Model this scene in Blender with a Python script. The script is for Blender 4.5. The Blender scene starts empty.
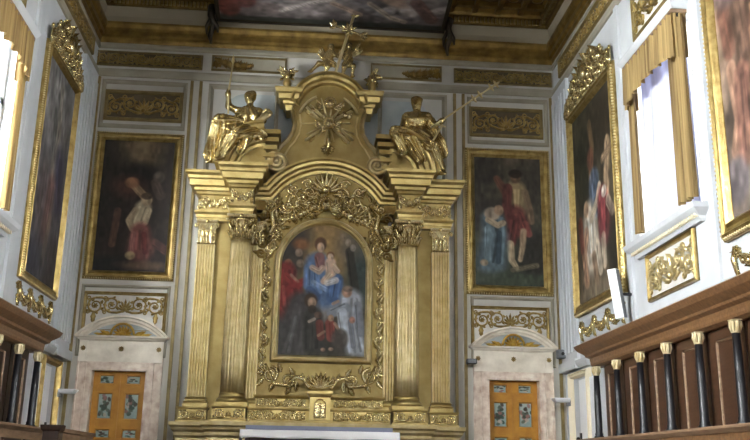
import bpy, bmesh, math, random
import numpy as np
from mathutils import Vector, Matrix, Euler
PI = math.pi
sc = bpy.context.scene
COL = sc.collection
random.seed(7)
RNG = np.random.default_rng(11)

# ------------------------------------------------------------------ camera
YAW, PITCH, ROLL, FPX = 0.07695543, 0.27113727, 0.01708907, 891.68
CAM = Vector((-0.3, -16.0, 1.5))
cy_, sy_, cp_, sp_ = math.cos(YAW), math.sin(YAW), math.cos(PITCH), math.sin(PITCH)
fwd = Vector((sy_ * cp_, cy_ * cp_, sp_))
rgt = Vector((cy_, -sy_, 0))
upv = rgt.cross(fwd)
r2 = rgt * math.cos(ROLL) + upv * math.sin(ROLL)
u2 = -rgt * math.sin(ROLL) + upv * math.cos(ROLL)
cam_data = bpy.data.cameras.new('camera')
cam = bpy.data.objects.new('camera', cam_data)
COL.objects.link(cam)
cam.matrix_world = Matrix(((r2.x, u2.x, -fwd.x, CAM.x), (r2.y, u2.y, -fwd.y, CAM.y), (r2.z, u2.z, -fwd.z, CAM.z), (0, 0, 0, 1)))
cam_data.sensor_fit = 'HORIZONTAL'
cam_data.sensor_width = 36
cam_data.lens = 36 * FPX / 750
cam_data.clip_end = 200
sc.camera = cam


def P(x, y, Y):
    """a point of the photograph on the vertical plane at depth Y, in metres"""
    d = r2 * ((x - 375) / FPX) + u2 * ((220 - y) / FPX) + fwd
    return CAM + d * ((Y - CAM.y) / d.y)


# ------------------------------------------------------------------ materials
def s2l(c):
    return tuple(((v / 255) / 12.92 if v / 255 <= 0.04045 else ((v / 255 + 0.055) / 1.055) ** 2.4) for v in c)


def mat(name, col, rough=0.6, metal=0.0, vary=0.12, scale=6.0, bump=0.0, bscale=30.0, col2=None, detail=4, spec=0.5, stretch=None):
    m = bpy.data.materials.new(name)
    m.use_nodes = True
    nt = m.node_tree
    b = nt.nodes['Principled BSDF']
    c = s2l(col)
    tc = nt.nodes.new('ShaderNodeTexCoord')
    mp = nt.nodes.new('ShaderNodeMapping')
    if stretch:
        mp.inputs['Scale'].default_value = stretch
    nt.links.new(tc.outputs['Object'], mp.inputs['Vector'])
    n = nt.nodes.new('ShaderNodeTexNoise')
    n.inputs['Scale'].default_value = scale
    n.inputs['Detail'].default_value = detail
    nt.links.new(mp.outputs['Vector'], n.inputs['Vector'])
    r = nt.nodes.new('ShaderNodeValToRGB')
    r.color_ramp.elements[0].position = 0.3
    r.color_ramp.elements[1].position = 0.7
    c2 = s2l(col2) if col2 else tuple(v * (1 - vary) for v in c)
    r.color_ramp.elements[0].color = (*c2, 1)
    r.color_ramp.elements[1].color = (*(c if col2 else tuple(min(1, v * (1 + vary)) for v in c)), 1)
    nt.links.new(n.outputs['Fac'], r.inputs['Fac'])
    nt.links.new(r.outputs['Color'], b.inputs['Base Color'])
    b.inputs['Roughness'].default_value = rough
    b.inputs['Metallic'].default_value = metal
    b.inputs['Specular IOR Level'].default_value = spec
    if bump:
        n2 = nt.nodes.new('ShaderNodeTexNoise')
        n2.inputs['Scale'].default_value = bscale
        n2.inputs['Detail'].default_value = 3
        nt.links.new(mp.outputs['Vector'], n2.inputs['Vector'])
        bp = nt.nodes.new('ShaderNodeBump')
        bp.inputs['Strength'].default_value = bump
        bp.inputs['Distance'].default_value = 0.02
        nt.links.new(n2.outputs['Fac'], bp.inputs['Height'])
        nt.links.new(bp.outputs['Normal'], b.inputs['Normal'])
    return m


M = {}
M['gold'] = mat('gilding', (194, 174, 116), 0.34, 0.8, 0.10, 5, 0.2, 14, col2=(164, 142, 84))
M['gold_field'] = mat('gilded_field', (172, 152, 96), 0.46, 0.62, 0.1, 4, 0.2, 14, col2=(146, 124, 72))
M['gold_pale'] = mat('pale_gilding', (226, 214, 180), 0.4, 0.4, 0.1, 8, col2=(190, 168, 116))
M['gold_light'] = mat('bright_gilding', (216, 200, 154), 0.33, 0.74, 0.1, 6, 0.2, 18, col2=(188, 168, 116))
M['gold_carved'] = mat('carved_gilding', (224, 210, 162), 0.20, 0.90, 0.1, 9, 0.2, 30, col2=(188, 166, 110))
M['gold_statue'] = mat('statue_gilding', (214, 196, 142), 0.25, 0.90, 0.1, 9, 0.3, 30, col2=(180, 156, 98))
M['gold_frame'] = mat('frame_gilding', (176, 154, 98), 0.36, 0.75, 0.1, 8, 0.2, 40, col2=(130, 108, 60))
M['gold_dark'] = mat('dark_gilding', (150, 124, 66), 0.42, 0.7, 0.1, 5, 0.2, 25, col2=(104, 82, 40))  # darker, browner gold for high cornices, coffers and recessed parts
M['dull_gold'] = mat('dull_gilding', (180, 154, 92), 0.35, 0.6, 0.1, 9, 0.2, 40, col2=(124, 100, 54))
M['plaster'] = mat('plaster', (200, 197, 187), 0.75, 0, 0.05, 1.6, 0.05, 12, col2=(180, 177, 168))
M['plaster_side'] = mat('side_plaster', (204, 207, 210), 0.75, 0, 0.05, 1.3, 0.05, 12, col2=(184, 188, 191))
M['stucco_dimmed'] = mat('dimmed_grey_stucco', (164, 158, 140), 0.7, 0, 0.05, 2.5, 0.06, 14, col2=(142, 136, 118))  # grey stucco, darkened in its colour to imitate the dim upper walls
M['panel_blue'] = mat('blue_grey_marbling', (186, 192, 190), 0.6, 0, 0.08, 2.2, col2=(156, 164, 164))
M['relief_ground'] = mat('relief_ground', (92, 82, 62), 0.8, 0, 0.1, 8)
M['relief_pale'] = mat('pale_relief_ground', (206, 202, 194), 0.8, 0, 0.05, 8)
M['olive_mould'] = mat('olive_gilt_moulding', (150, 132, 84), 0.5, 0.3, 0.1, 6, col2=(118, 100, 60))
M['marble'] = mat('veined_marble', (242, 230, 214), 0.4, 0, 0.1, 7, col2=(190, 162, 142), detail=12)
M['marble_pale'] = mat('pale_marble', (240, 232, 216), 0.4, 0, 0.1, 5, col2=(208, 198, 180), detail=10)
M['wood'] = mat('walnut', (72, 47, 31), 0.42, 0, 0.2, 4, 0.1, 20, col2=(58, 36, 22), stretch=(1, 1, 6))
M['wood_h'] = mat('walnut_cornice', (126, 92, 60), 0.40, 0, 0.2, 4, 0.08, 20, col2=(92, 64, 40), stretch=(6, 1, 6))
M['wood_dark'] = mat('dark_walnut', (54, 35, 25), 0.45, 0, 0.2, 4, col2=(38, 24, 17), stretch=(8, 8, 1))
M['wood_pale'] = mat('pale_wood', (150, 124, 98), 0.5, 0, 0.2, 4, 0.1, 20, col2=(116, 90, 68), stretch=(1, 1, 5))  # paler brown wood for ledges, desk and panel mouldings
M['black'] = mat('ebonised_wood', (17, 17, 22), 0.42, 0, 0.1, 5)
M['ochre'] = mat('ochre_door_paint', (196, 142, 52), 0.5, 0.1, 0.1, 5, col2=(168, 114, 38))
M['white_paint'] = mat('white_paint', (236, 238, 240), 0.55, 0, 0.03, 3)
M['cream_paint'] = mat('cream_paint', (224, 212, 184), 0.55, 0, 0.05, 3)
M['cloth'] = mat('white_linen', (253, 253, 255), 0.8, 0, 0.02, 6, 0.1, 60)
M['blue_grey_cloth'] = mat('blue_grey_cloth', (140, 146, 166), 0.8, 0, 0.05, 6)
M['frontal'] = mat('purple_grey_stone', (108, 92, 104), 0.55, 0, 0.1, 7, col2=(84, 70, 84))
M['frontal_line'] = mat('frontal_joint', (66, 54, 64), 0.6)
M['bronze'] = mat('dark_bronze', (52, 46, 34), 0.45, 0.4, 0.1, 10)
M['metal_black'] = mat('black_metal', (30, 30, 32), 0.4, 0.2)
M['grey_plastic'] = mat('grey_plastic', (112, 116, 120), 0.5)
M['floor'] = mat('stone_floor', (104, 88, 74), 0.4, 0, 0.15, 2.5, col2=(82, 68, 58))
M['ceil_wood'] = mat('gilded_coffer_ground', (104, 80, 46), 0.6, 0.2, 0.1, 3)
M['ceil'] = mat('ceiling_plaster', (158, 148, 126), 0.8, 0, 0.05, 2)
M['shell'] = mat('shell_gilding', (210, 178, 88), 0.32, 0.7, 0.1, 9, col2=(170, 130, 50))


def fabric(name, col, trans, col2, w=0.5):
    m = bpy.data.materials.new(name)
    m.use_nodes = True
    nt = m.node_tree
    b = nt.nodes['Principled BSDF']
    out = nt.nodes['Material Output']
    n = nt.nodes.new('ShaderNodeTexNoise')
    n.inputs['Scale'].default_value = 1.0
    n.inputs['Detail'].default_value = 3
    mp = nt.nodes.new('ShaderNodeMapping')
    mp.inputs['Scale'].default_value = (22, 22, 0.4)  # vertical streaks put fold shading into the cloth colour
    r = nt.nodes.new('ShaderNodeValToRGB')
    r.color_ramp.elements[0].color = (*s2l(col2), 1)
    r.color_ramp.elements[1].color = (*s2l(col), 1)
    tc = nt.nodes.new('ShaderNodeTexCoord')
    nt.links.new(tc.outputs['Object'], mp.inputs['Vector'])
    nt.links.new(mp.outputs['Vector'], n.inputs['Vector'])
    r.color_ramp.elements[0].position = 0.35
    r.color_ramp.elements[1].position = 0.65
    nt.links.new(n.outputs['Fac'], r.inputs['Fac'])
    nt.links.new(r.outputs['Color'], b.inputs['Base Color'])
    b.inputs['Roughness'].default_value = 0.8
    t = nt.nodes.new('ShaderNodeBsdfTranslucent')
    t.inputs['Color'].default_value = (*s2l(trans), 1)
    mx = nt.nodes.new('ShaderNodeMixShader')
    mx.inputs[0].default_value = w
    nt.links.new(b.outputs[0], mx.inputs[1])
    nt.links.new(t.outputs[0], mx.inputs[2])
    nt.links.new(mx.outputs[0], out.inputs['Surface'])
    return m


M['curtain'] = fabric('ochre_curtain', (184, 158, 104), (200, 166, 104), (104, 84, 52), 0.25)
M['sheer'] = fabric('white_sheer', (246, 244, 250), (206, 208, 228), (214, 216, 230), 0.48)


def glass_mat():
    m = bpy.data.materials.new('window_glass')
    m.use_nodes = True
    nt = m.node_tree
    out = nt.nodes['Material Output']
    nt.nodes.remove(nt.nodes['Principled BSDF'])
    t = nt.nodes.new('ShaderNodeBsdfTransparent')
    t.inputs['Color'].default_value = (0.94, 0.96, 0.97, 1)
    g = nt.nodes.new('ShaderNodeBsdfGlossy')
    g.inputs['Roughness'].default_value = 0.05
    mx = nt.nodes.new('ShaderNodeMixShader')
    mx.inputs[0].default_value = 0.06
    nt.links.new(t.outputs[0], mx.inputs[1])
    nt.links.new(g.outputs[0], mx.inputs[2])
    nt.links.new(mx.outputs[0], out.inputs['Surface'])
    return m


M['glass'] = glass_mat()


def canvas_mat():
    m = bpy.data.materials.new('oil_painting')
    m.use_nodes = True
    nt = m.node_tree
    b = nt.nodes['Principled BSDF']
    a = nt.nodes.new('ShaderNodeAttribute')
    a.attribute_name = 'Col'
    tc = nt.nodes.new('ShaderNodeTexCoord')
    n = nt.nodes.new('ShaderNodeTexNoise')
    n.inputs['Scale'].default_value = 14
    n.inputs['Detail'].default_value = 5
    nt.links.new(tc.outputs['Object'], n.inputs['Vector'])
    mr = nt.nodes.new('ShaderNodeMapRange')
    mr.inputs['To Min'].default_value = 0.75
    mr.inputs['To Max'].default_value = 1.25
    nt.links.new(n.outputs['Fac'], mr.inputs['Value'])
    mu = nt.nodes.new('ShaderNodeVectorMath')
    mu.operation = 'SCALE'
    nt.links.new(a.outputs['Color'], mu.inputs[0])
    nt.links.new(mr.outputs['Result'], mu.inputs['Scale'])
    nt.links.new(mu.outputs['Vector'], b.inputs['Base Color'])
    b.inputs['Roughness'].default_value = 0.55
    b.inputs['Specular IOR Level'].default_value = 0.3
    return m


M['canvas'] = canvas_mat()


# ------------------------------------------------------------------ mesh builder
class MB:
    """collects shapes; local axes: x right, -y towards the viewer, z up"""

    def __init__(self):
        self.v, self.f, self.s = [], [], []

    def add(self, vs, fs, smooth=False):
        o = len(self.v)
        self.v.extend(tuple(p) for p in vs)
        for f in fs:
            self.f.append(tuple(i + o for i in f))
            self.s.append(smooth)
        return self

    def box(self, x0, x1, y0, y1, z0, z1):
        vs = [(x, y, z) for z in (z0, z1) for y in (y0, y1) for x in (x0, x1)]
        return self.add(vs, [(0, 2, 3, 1), (4, 5, 7, 6), (0, 1, 5, 4), (2, 6, 7, 3), (0, 4, 6, 2), (1, 3, 7, 5)])

    def rlathe(self, x0, x1, y0, y1, prof):
        """rectangular block turned by a (z, offset) profile; the back y1 stays flat"""
        vs, fs = [], []
        for z, o in prof:
            vs += [(x0 - o, y0 - o, z), (x1 + o, y0 - o, z), (x1 + o, y1, z), (x0 - o, y1, z)]
        n = len(prof)
        for i in range(n - 1):
            for k in range(4):
                a, b = i * 4 + k, i * 4 + (k + 1) % 4
                fs.append((a, b, b + 4, a + 4))
        fs.append((3, 2, 1, 0))
        fs.append(tuple((n - 1) * 4 + k for k in range(4)))
        return self.add(vs, fs)

    def lathe(self, prof, n=24, c=(0, 0), flutes=0, depth=0.08, a0=0, a1=2 * PI):
        vs, fs = [], []
        full = abs(a1 - a0 - 2 * PI) < 1e-6
        cols = n if full else n + 1
        for p in prof:
            r, z = p[0], p[1]
            fl = p[2] if len(p) > 2 else 1
            for k in range(cols):
                a = a0 + (a1 - a0) * k / n
                rr = r
                if flutes:
                    rr = r * (1 - depth * fl * max(0, math.cos(flutes * a)) ** 0.7)
                vs.append((c[0] + rr * math.cos(a), c[1] + rr * math.sin(a), z))
        for i in range(len(prof) - 1):
            for k in range(n):
                a, b = i * cols + k, i * cols + (k + 1) % cols
                fs.append((a, b, b + cols, a + cols))
        self.add(vs, fs, True)
        if full:
            m = len(prof) - 1
            o = len(self.v) - len(vs)
            self.f.append(tuple(o + k for k in reversed(range(n))))
            self.s.append(False)
            self.f.append(tuple(o + m * n + k for k in range(n)))
            self.s.append(False)
        return self

    def tube(self, pts, r, n=6, cap=True):
        pts = [Vector(p) for p in pts]
        m = len(pts)
        rs = r if isinstance(r, (list, tuple)) else [r] * m
        vs, fs = [], []
        up = None
        for i, p in enumerate(pts):
            t = (pts[min(i + 1, m - 1)] - pts[max(i - 1, 0)])
            if t.length < 1e-9:
                t = Vector((0, 0, 1))
            t.normalize()
            if up is None:
                up = Vector((0, 1, 0)) if abs(t.y) < 0.9 else Vector((1, 0, 0))
            a = t.cross(up)
            if a.length < 1e-6:
                a = t.orthogonal()
            a.normalize()
            b = t.cross(a)
            up = a.cross(t)
            for k in range(n):
                q = 2 * PI * k / n
                vs.append(p + (a * math.cos(q) + b * math.sin(q)) * rs[i])
        for i in range(m - 1):
            for k in range(n):
                x, y = i * n + k, i * n + (k + 1) % n
                fs.append((x, y, y + n, x + n))
        if cap:
            fs.append(tuple(reversed(range(n))))
            fs.append(tuple((m - 1) * n + k for k in range(n)))
        return self.add(vs, fs, True)

    def prism(self, poly, y0, y1):
        n = len(poly)
        vs = [(x, y0, z) for x, z in poly] + [(x, y1, z) for x, z in poly]
        fs = [tuple(range(n)), tuple(reversed(range(n, 2 * n)))]
        fs += [(i, i + n, (i + 1) % n + n, (i + 1) % n) for i in range(n)]
        return self.add(vs, fs)

    def extr(self, plan, z0, z1):
        n = len(plan)
        vs = [(x, y, z0) for x, y in plan] + [(x, y, z1) for x, y in plan]
        fs = [tuple(reversed(range(n))), tuple(range(n, 2 * n))]
        fs += [(i, (i + 1) % n, (i + 1) % n + n, i + n) for i in range(n)]
        return self.add(vs, fs)

    def sweep(self, path, prof, closed=False, y0=0.0, smooth=False):
        """path in the x-z plane, prof = closed loop of (outward offset, height towards the viewer); outward = left of travel"""
        n, m = len(path), len(prof)
        vs, fs = [], []
        for i in range(n):
            p = Vector(path[i])
            if closed:
                a, b = Vector(path[i - 1]), Vector(path[(i + 1) % n])
            else:
                a, b = Vector(path[max(i - 1, 0)]), Vector(path[min(i + 1, n - 1)])
            d1 = (p - a).normalized() if (p - a).length > 1e-9 else (b - p).normalized()
            d2 = (b - p).normalized() if (b - p).length > 1e-9 else d1
            n1, n2 = Vector((-d1.y, d1.x)), Vector((-d2.y, d2.x))
            nn = n1 + n2
            if nn.length < 1e-6:
                nn = n1
            nn.normalize()
            k = 1 / max(0.35, nn.dot(n1))
            for o, d in prof:
                q = p + nn * o * k
                vs.append((q.x, y0 - d, q.y))
        rng = n if closed else n - 1
        for i in range(rng):
            j = (i + 1) % n
            for k in range(m):
                l = (k + 1) % m
                fs.append((i * m + k, i * m + l, j * m + l, j * m + k))
        if not closed:
            fs.append(tuple(reversed(range(m))))
            fs.append(tuple((n - 1) * m + k for k in range(m)))
        return self.add(vs, fs, smooth)

    def ell(self, c, r, seg=10, rings=7, rot=None):
        vs, fs = [], []
        if not isinstance(r, (tuple, list)):
            r = (r, r, r)
        c = Vector(c)
        for i in range(rings + 1):
            t = PI * i / rings
            for k in range(seg):
                a = 2 * PI * k / seg
                q = Vector((r[0] * math.sin(t) * math.cos(a), r[1] * math.sin(t) * math.sin(a), r[2] * math.cos(t)))
                if rot:
                    q = rot @ q
                vs.append(c + q)
        for i in range(rings):
            for k in range(seg):
                a, b = i * seg + k, i * seg + (k + 1) % seg
                fs.append((a, a + seg, b + seg, b))
        return self.add(vs, fs, True)

    def leaf(self, x, z, ang, L, W, y0, h, n=7, serr=True, curl=1.0):
        """a carved acanthus leaf lying on the plane y0 and lifting towards the viewer at its tip"""
        ca, sa = math.cos(ang), math.sin(ang)
        vs, fs = [], []
        for i in range(n):
            s = i / (n - 1)
            w = W * 0.5 * math.sin(PI * min(1, 0.12 + 0.88 * s ** 0.8)) ** 0.8
            if serr and i % 2:
                w *= 0.72
            lift = h * (0.35 + 0.9 * s ** 1.6 * curl)
            l = L * s - (L * 0.12 * s ** 4)
            for q, yy in ((-1, 0.15), (-0.5, 0.8), (0, 1.0), (0.5, 0.8), (1, 0.15)):
                px, pz = l, q * w
                vs.append((x + px * ca - pz * sa, y0 - lift * yy, z + px * sa + pz * ca))
            if i:
                o = (i - 1) * 5
                for k in range(4):
                    fs.append((o + k, o + k + 5, o + k + 6, o + k + 1))
        m = len(vs)
        vs2 = [(a, min(y0 + 0.002, b + h * 0.3), c) for a, b, c in vs]
        fs2 = [tuple(reversed([i + m for i in f])) for f in fs]
        rim = []
        for i in range(n - 1):
            rim.append((i * 5, i * 5 + m, i * 5 + 5 + m, i * 5 + 5))
            rim.append((i * 5 + 4, i * 5 + 9, i * 5 + 9 + m, i * 5 + 4 + m))
        return self.add(vs + vs2, fs + fs2 + rim, True)

    def scroll(self, cx, cz, R, a0, turns, sg, y0, t, flower=True):
        pts, rs = [], []
        n = int(16 * turns) + 2
        for i in range(n):
            s = i / (n - 1)
            a = a0 + sg * 2 * PI * turns * s
            r = R * ((1 - s) ** 0.85 * 0.84 + 0.16)
            pts.append((cx + r * math.cos(a), y0 - t * (0.45 + 0.4 * s), cz + r * math.sin(a)))
            rs.append(t * (1 - 0.45 * s))
        self.tube(pts, rs, 6)
        if flower:
            self.ell((cx, y0 - t * 0.8, cz), (R * 0.24, t * 1.1, R * 0.24), 8, 5)
        return self

    def rinceau(self, x0, x1, z0, z1, y0, n=2, t=None, centre=True, leaves=6):
        """mirrored running scrolls with leaves that fill a panel"""
        H, xc, zc = z1 - z0, (x0 + x1) / 2, (z0 + z1) / 2
        half = (x1 - x0) / 2
        t = t or H * 0.05
        c0 = H * 0.26 if centre else 0
        step = (half - c0) / n
        R = min(step * 0.5, H * 0.47)
        small = H * 0.16
        for sg in (-1, 1):
            px, pz = xc + sg * c0 * 0.4, zc - H * 0.3
            for k in range(n):
                cx = xc + sg * (c0 + step * (k + 0.5))
                updn = 1 if k % 2 == 0 else -1
                cz = zc + updn * (H * 0.5 - R) * 0.4
                a0 = (-PI / 2 * updn)
                self.scroll(cx, cz, R, a0, 1.6, sg * updn, y0, t)
                sx, sz = cx, cz - updn * R
                mid = ((px + sx) / 2, (pz + sz) / 2 - updn * H * 0.04)
                self.tube([(px, y0 - t * 0.4, pz), (mid[0], y0 - t * 0.5, mid[1]), (sx, y0 - t * 0.45, sz)], [t, t * 1.1, t], 6)
                for q in range(leaves):
                    a = a0 + sg * updn * (0.3 + q * 0.95)
                    self.leaf(cx + R * 0.66 * math.cos(a), cz + R * 0.66 * math.sin(a), a + sg * updn * 0.8, R * 0.62, R * 0.44, y0, t * 1.7)
                for q in range(6):
                    a = q * 2 * PI / 6
                    self.leaf(cx, cz, a, R * 0.42, R * 0.24, y0, t * 1.5, 4, False)
                ex = cx + sg * step * 0.40
                for w_ in (-1, 1):
                    if R > small * 1.2:
                        ez = zc + w_ * (H * 0.5 - small * 0.9)
                        self.scroll(ex, ez, small * 0.7, -w_ * PI / 2, 1.1, sg * w_, y0, t * 0.7, False)
                        self.leaf(ex, ez, PI / 2 * w_ + sg * 2.2, small * 1.5, small * 0.8, y0, t * 1.4)
                        self.leaf(ex, ez, -PI / 2 * w_ + sg * 0.4, small * 1.3, small * 0.7, y0, t * 1.4)
                px, pz = cx + sg * R * 0.7, cz + updn * R * 0.7
        if centre:
            for q in range(-3, 4):
                a = PI / 2 + q * 0.42
                self.leaf(xc, zc - H * 0.24, a, H * (0.66 - 0.08 * abs(q)), H * 0.17, y0, t * 1.9)
            self.ell((xc, y0 - t, zc - H * 0.2), (H * 0.10, t * 1.6, H * 0.10), 8, 5)
            for sg in (-1, 1):
                self.leaf(xc, zc - H * 0.26, PI / 2 - sg * 1.9, H * 0.36, H * 0.15, y0, t * 1.4)
        return self

    def swag(self, x0, z0, x1, z1, drop, y0, r, n=16):
        for i in range(n + 1):
            s = i / n
            x, z = x0 + (x1 - x0) * s, z0 + (z1 - z0) * s - drop * 4 * s * (1 - s)
            rr = r * (0.6 + 0.7 * math.sin(PI * s)) * (0.85 + 0.3 * ((i * 7) % 3) / 2)
            self.ell((x, y0 - rr * 0.85, z), (rr, rr * 0.8, rr), 8, 5)
            for q in (-1, 1):
                self.leaf(x, z, math.atan2(z1 - z0, x1 - x0) + q * 1.2, rr * 2.0, rr * 1.1, y0, rr * 1.0, 5)
        return self

    def build(self, name, material, parent=None, rel=None):
        me = bpy.data.meshes.new(name)
        v = self.v
        if rel is not None:
            v = [(a - rel[0], b - rel[1], c - rel[2]) for a, b, c in v]
        me.from_pydata(v, [], self.f)
        me.polygons.foreach_set('use_smooth', self.s)
        bm = bmesh.new()
        bm.from_mesh(me)
        bmesh.ops.recalc_face_normals(bm, faces=bm.faces)
        bm.to_mesh(me)
        bm.free()
        me.materials.append(M[material] if isinstance(material, str) else material)
        me.update()
        o = bpy.data.objects.new(name, me)
        COL.objects.link(o)
        if parent is not None:
            o.parent = parent
        return o


def tag(o, label, cat, group=None):
    o['label'] = label
    o['category'] = cat
    if group:
        o['group'] = group
    return o


def thing(name, label, cat, loc=(0, 0, 0), rz=0.0, group=None, rot=None):
    o = bpy.data.objects.new(name, None)
    o.empty_display_size = 0.1
    COL.objects.link(o)
    o.location = loc
    o.rotation_euler = rot or (0, 0, rz)
    return tag(o, label, cat, group)


def struct(name, mb, material, parent=None, loc=None, rz=0):
    o = mb.build(name, material, parent)
    if parent is None:
        o['kind'] = 'structure'
    if loc:
        o.location = loc
        o.rotation_euler = (0, 0, rz)
    return o


def dup(o, loc=None, label=None, parent=None, mirror=False):
    c = o.copy()
    COL.objects.link(c)
    if parent is not None:
        c.parent = parent
    if loc is not None:
        c.location = loc
    if label:
        c['label'] = label
    for ch in list(o.children):
        dup(ch, parent=c)
    return c


XW = 4.44           # half the width of the room
FL = 0.5            # level of the raised presbytery floor
BK, LF, RT = 0.0, PI / 2, -PI / 2


def on(wall, u, z, off=0.0):
    """a place on a wall and the turn that faces it into the room"""
    if wall == 'B':
        return (u, -off, z), BK
    if wall == 'L':
        return (-XW + off, u, z), LF
    return (XW - off, u, z), RT


def arc(cx, cz, r, a0, a1, n):
    return [(cx + r * math.cos(a0 + (a1 - a0) * i / n), cz + r * math.sin(a0 + (a1 - a0) * i / n)) for i in range(n + 1)]


def rect(x0, x1, z0, z1):
    return [(x0, z0), (x0, z1), (x1, z1), (x1, z0)]      # clockwise: left of travel is outward


# ------------------------------------------------------------------ room shell
Y1 = -24.0
W_Z0, W_Z1 = 4.62, 7.42
WIN = [(-6.02, -3.98), (-11.8, -9.8), (-17.6, -15.6), (-23.0, -21.0)]


def side_wall(name, x0, x1):
    mb = MB()
    zs = (0, W_Z0, W_Z1, 10.6)
    ys = [0.3]
    for a, b in WIN:
        ys += [b, a]
    ys.append(Y1 - 0.3)
    for i in range(len(ys) - 1):
        hole = i % 2 == 1
        if hole:
            mb.box(x0, x1, ys[i + 1], ys[i], zs[0], zs[1])
            mb.box(x0, x1, ys[i + 1], ys[i], zs[2], zs[3])
        else:
            mb.box(x0, x1, ys[i + 1], ys[i], zs[0], zs[3])
    return struct(name, mb, 'plaster_side')


side_wall('wall_left', -XW - 0.4, -XW)
side_wall('wall_right', XW, XW + 0.4)
DX = 3.48           # doors in the back wall
mb = MB()
for a, b, c, d in ((-XW, -DX - 0.46, 0, 10.6), (-DX + 0.46, DX - 0.46, 0, 10.6), (DX + 0.46, XW, 0, 10.6), (-DX - 0.46, -DX + 0.46, 3.07, 10.6), (DX - 0.46, DX + 0.46, 3.07, 10.6)):
    mb.box(a, b, 0, 0.3, c, d)
struct('wall_back', mb, 'plaster')
mb = MB()
for b_ in ((-XW, -2.0, 0, 10.6), (2.0, XW, 0, 10.6), (-2.0, 2.0, 0, 4.6), (-2.0, 2.0, 8.6, 10.6)):
    mb.box(b_[0], b_[1], Y1 - 0.3, Y1, b_[2], b_[3])
struct('wall_front', mb, 'wood')
struct('floor', MB().box(-XW - 0.4, XW + 0.4, Y1 - 0.3, 0.3, -0.2, 0), 'floor')
mb = MB()
for k in range(3):
    mb.box(-XW, XW, -9.0 - 0.35 * (2 - k) + 0.0, 0, k * FL / 3, (k + 1) * FL / 3)
struct('presbytery_floor', mb, 'floor')
struct('ceiling', MB().box(-XW - 0.4, XW + 0.4, Y1 - 0.3, 0.3, 10.3, 10.6), 'ceil_wood')

tn = [0]


def trim(mb, material):
    tn[0] += 1
    return struct('trim_%d' % tn[0], mb, material)


# cornices that run round the three walls: gilded band, white bands, dentil cornice
def around(prof, material, y_end=Y1):
    """closed profile (offset from the wall, z) along left, back and right wall"""
    mb = MB()
    pl = [(-XW, y_end, 1, 0), (-XW, 0, 1, -1), (XW, 0, -1, -1), (XW, y_end, -1, 0)]
    vs, m = [], len(prof)
    for x, y, dx, dy in pl:
        for o, z in prof:
            vs.append((x + dx * o, y + dy * o, z))
    fs = []
    for i in range(3):
        for k in range(m):
            l = (k + 1) % m
            fs.append((i * m + k, i * m + l, (i + 1) * m + l, (i + 1) * m + k))
    fs += [tuple(range(m)), tuple(3 * m + k for k in reversed(range(m)))]
    mb.add(vs, fs)
    return mb


trim(around([(0, 9.30), (0.03, 9.30), (0.05, 9.36), (0.05, 9.40), (0.09, 9.44), (0.09, 9.53), (0.13, 9.57), (0.15, 9.64), (0.15, 9.69), (0, 9.69)], None), 'gold_dark')
trim(around([(0, 9.18), (0.03, 9.18), (0.05, 9.22), (0.03, 9.29), (0, 9.29)], None), 'stucco_dimmed')
trim(around([(0, 8.60), (0.04, 8.60), (0.06, 8.66), (0.06, 8.71), (0.03, 8.76), (0, 8.76)], None), 'stucco_dimmed')
trim(around([(0, 9.70), (0.06, 9.70), (0.05, 9.85), (0.1, 10.0), (0.1, 10.04), (0, 10.04)], None), 'ceil')
mb = around([(0, 10.05), (0.16, 10.05), (0.18, 10.10), (0.18, 10.16), (0.26, 10.18), (0.28, 10.24), (0.34, 10.30), (0, 10.30)], None)
trim(mb, 'gold_dark')
mb = MB()
for sg in (-1, 1):
    k = 0
    x = 2.3
    while x < XW - 0.25:
        mb.box(sg * x - 0.022, sg * x + 0.022, -0.235, -0.17, 10.06, 10.155)
        x += 0.075
    y = -0.3
    while y > -4.5:
        mb.box(sg * (XW - 0.235) - 0.03, sg * (XW - 0.235) + 0.03, y - 0.022, y + 0.022, 10.06, 10.155)
        y -= 0.075
trim(mb, 'gold_frame')

# coffers of the ceiling: gilded ribs round the painted field
mb = MB()
for sg in (-1, 1):
    for k in range(5):
        x = sg * (2.32 + 0.03 + k * 0.46)
        mb.box(x - 0.05, x + 0.05, -8, -0.3, 10.2, 10.3)
        for y in np.arange(-0.55, -7.5, -0.46):
            mb.box(min(x, x + sg * 0.46), max(x, x + sg * 0.46), y - 0.05, y + 0.05, 10.2, 10.3)
            if k < 4 and y > -3.2:
                mb.ell((x + sg * 0.23, y - 0.23, 10.3), (0.12, 0.12, 0.07), 8, 6)
trim(mb, 'gold_dark')

# vertical gilded strips and panel mouldings of the back wall
mb = MB()
MOULD = [(0, 0), (0, 0.012), (-0.02, 0.03), (-0.035, 0.03), (-0.05, 0.015), (-0.06, 0)]
for sg in (-1, 1):
    for x in (2.62, 2.45, 4.36):
        mb.box(sg * x - 0.028, sg * x + 0.028, -0.035, 0, FL, 8.58)
trim(mb, 'olive_mould')
mb = MB()
for sg in (-1, 1):
    x0, x1 = sorted((sg * 2.70, sg * 4.30))
    mb.sweep(rect(x0, x1, 7.56, 8.54), MOULD, True)
    mb.sweep(rect(x0 + 0.03, x1 - 0.03, 7.6, 8.5), [(0, 0), (0, 0.03), (-0.03, 0.02), (-0.05, 0)], True)
    mb.sweep(rect(x0 + 0.02, x1 - 0.02, 3.30, 4.58), MOULD, True)
    a, b = sorted((sg * 0.95, sg * 2.30))
    mb.sweep(rect(a, b, 6.3, 8.54), [(0, 0), (0, 0.03), (-0.05, 0.05), (-0.08, 0.02), (-0.1, 0)], True)
trim(mb, 'stucco_dimmed')
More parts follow.
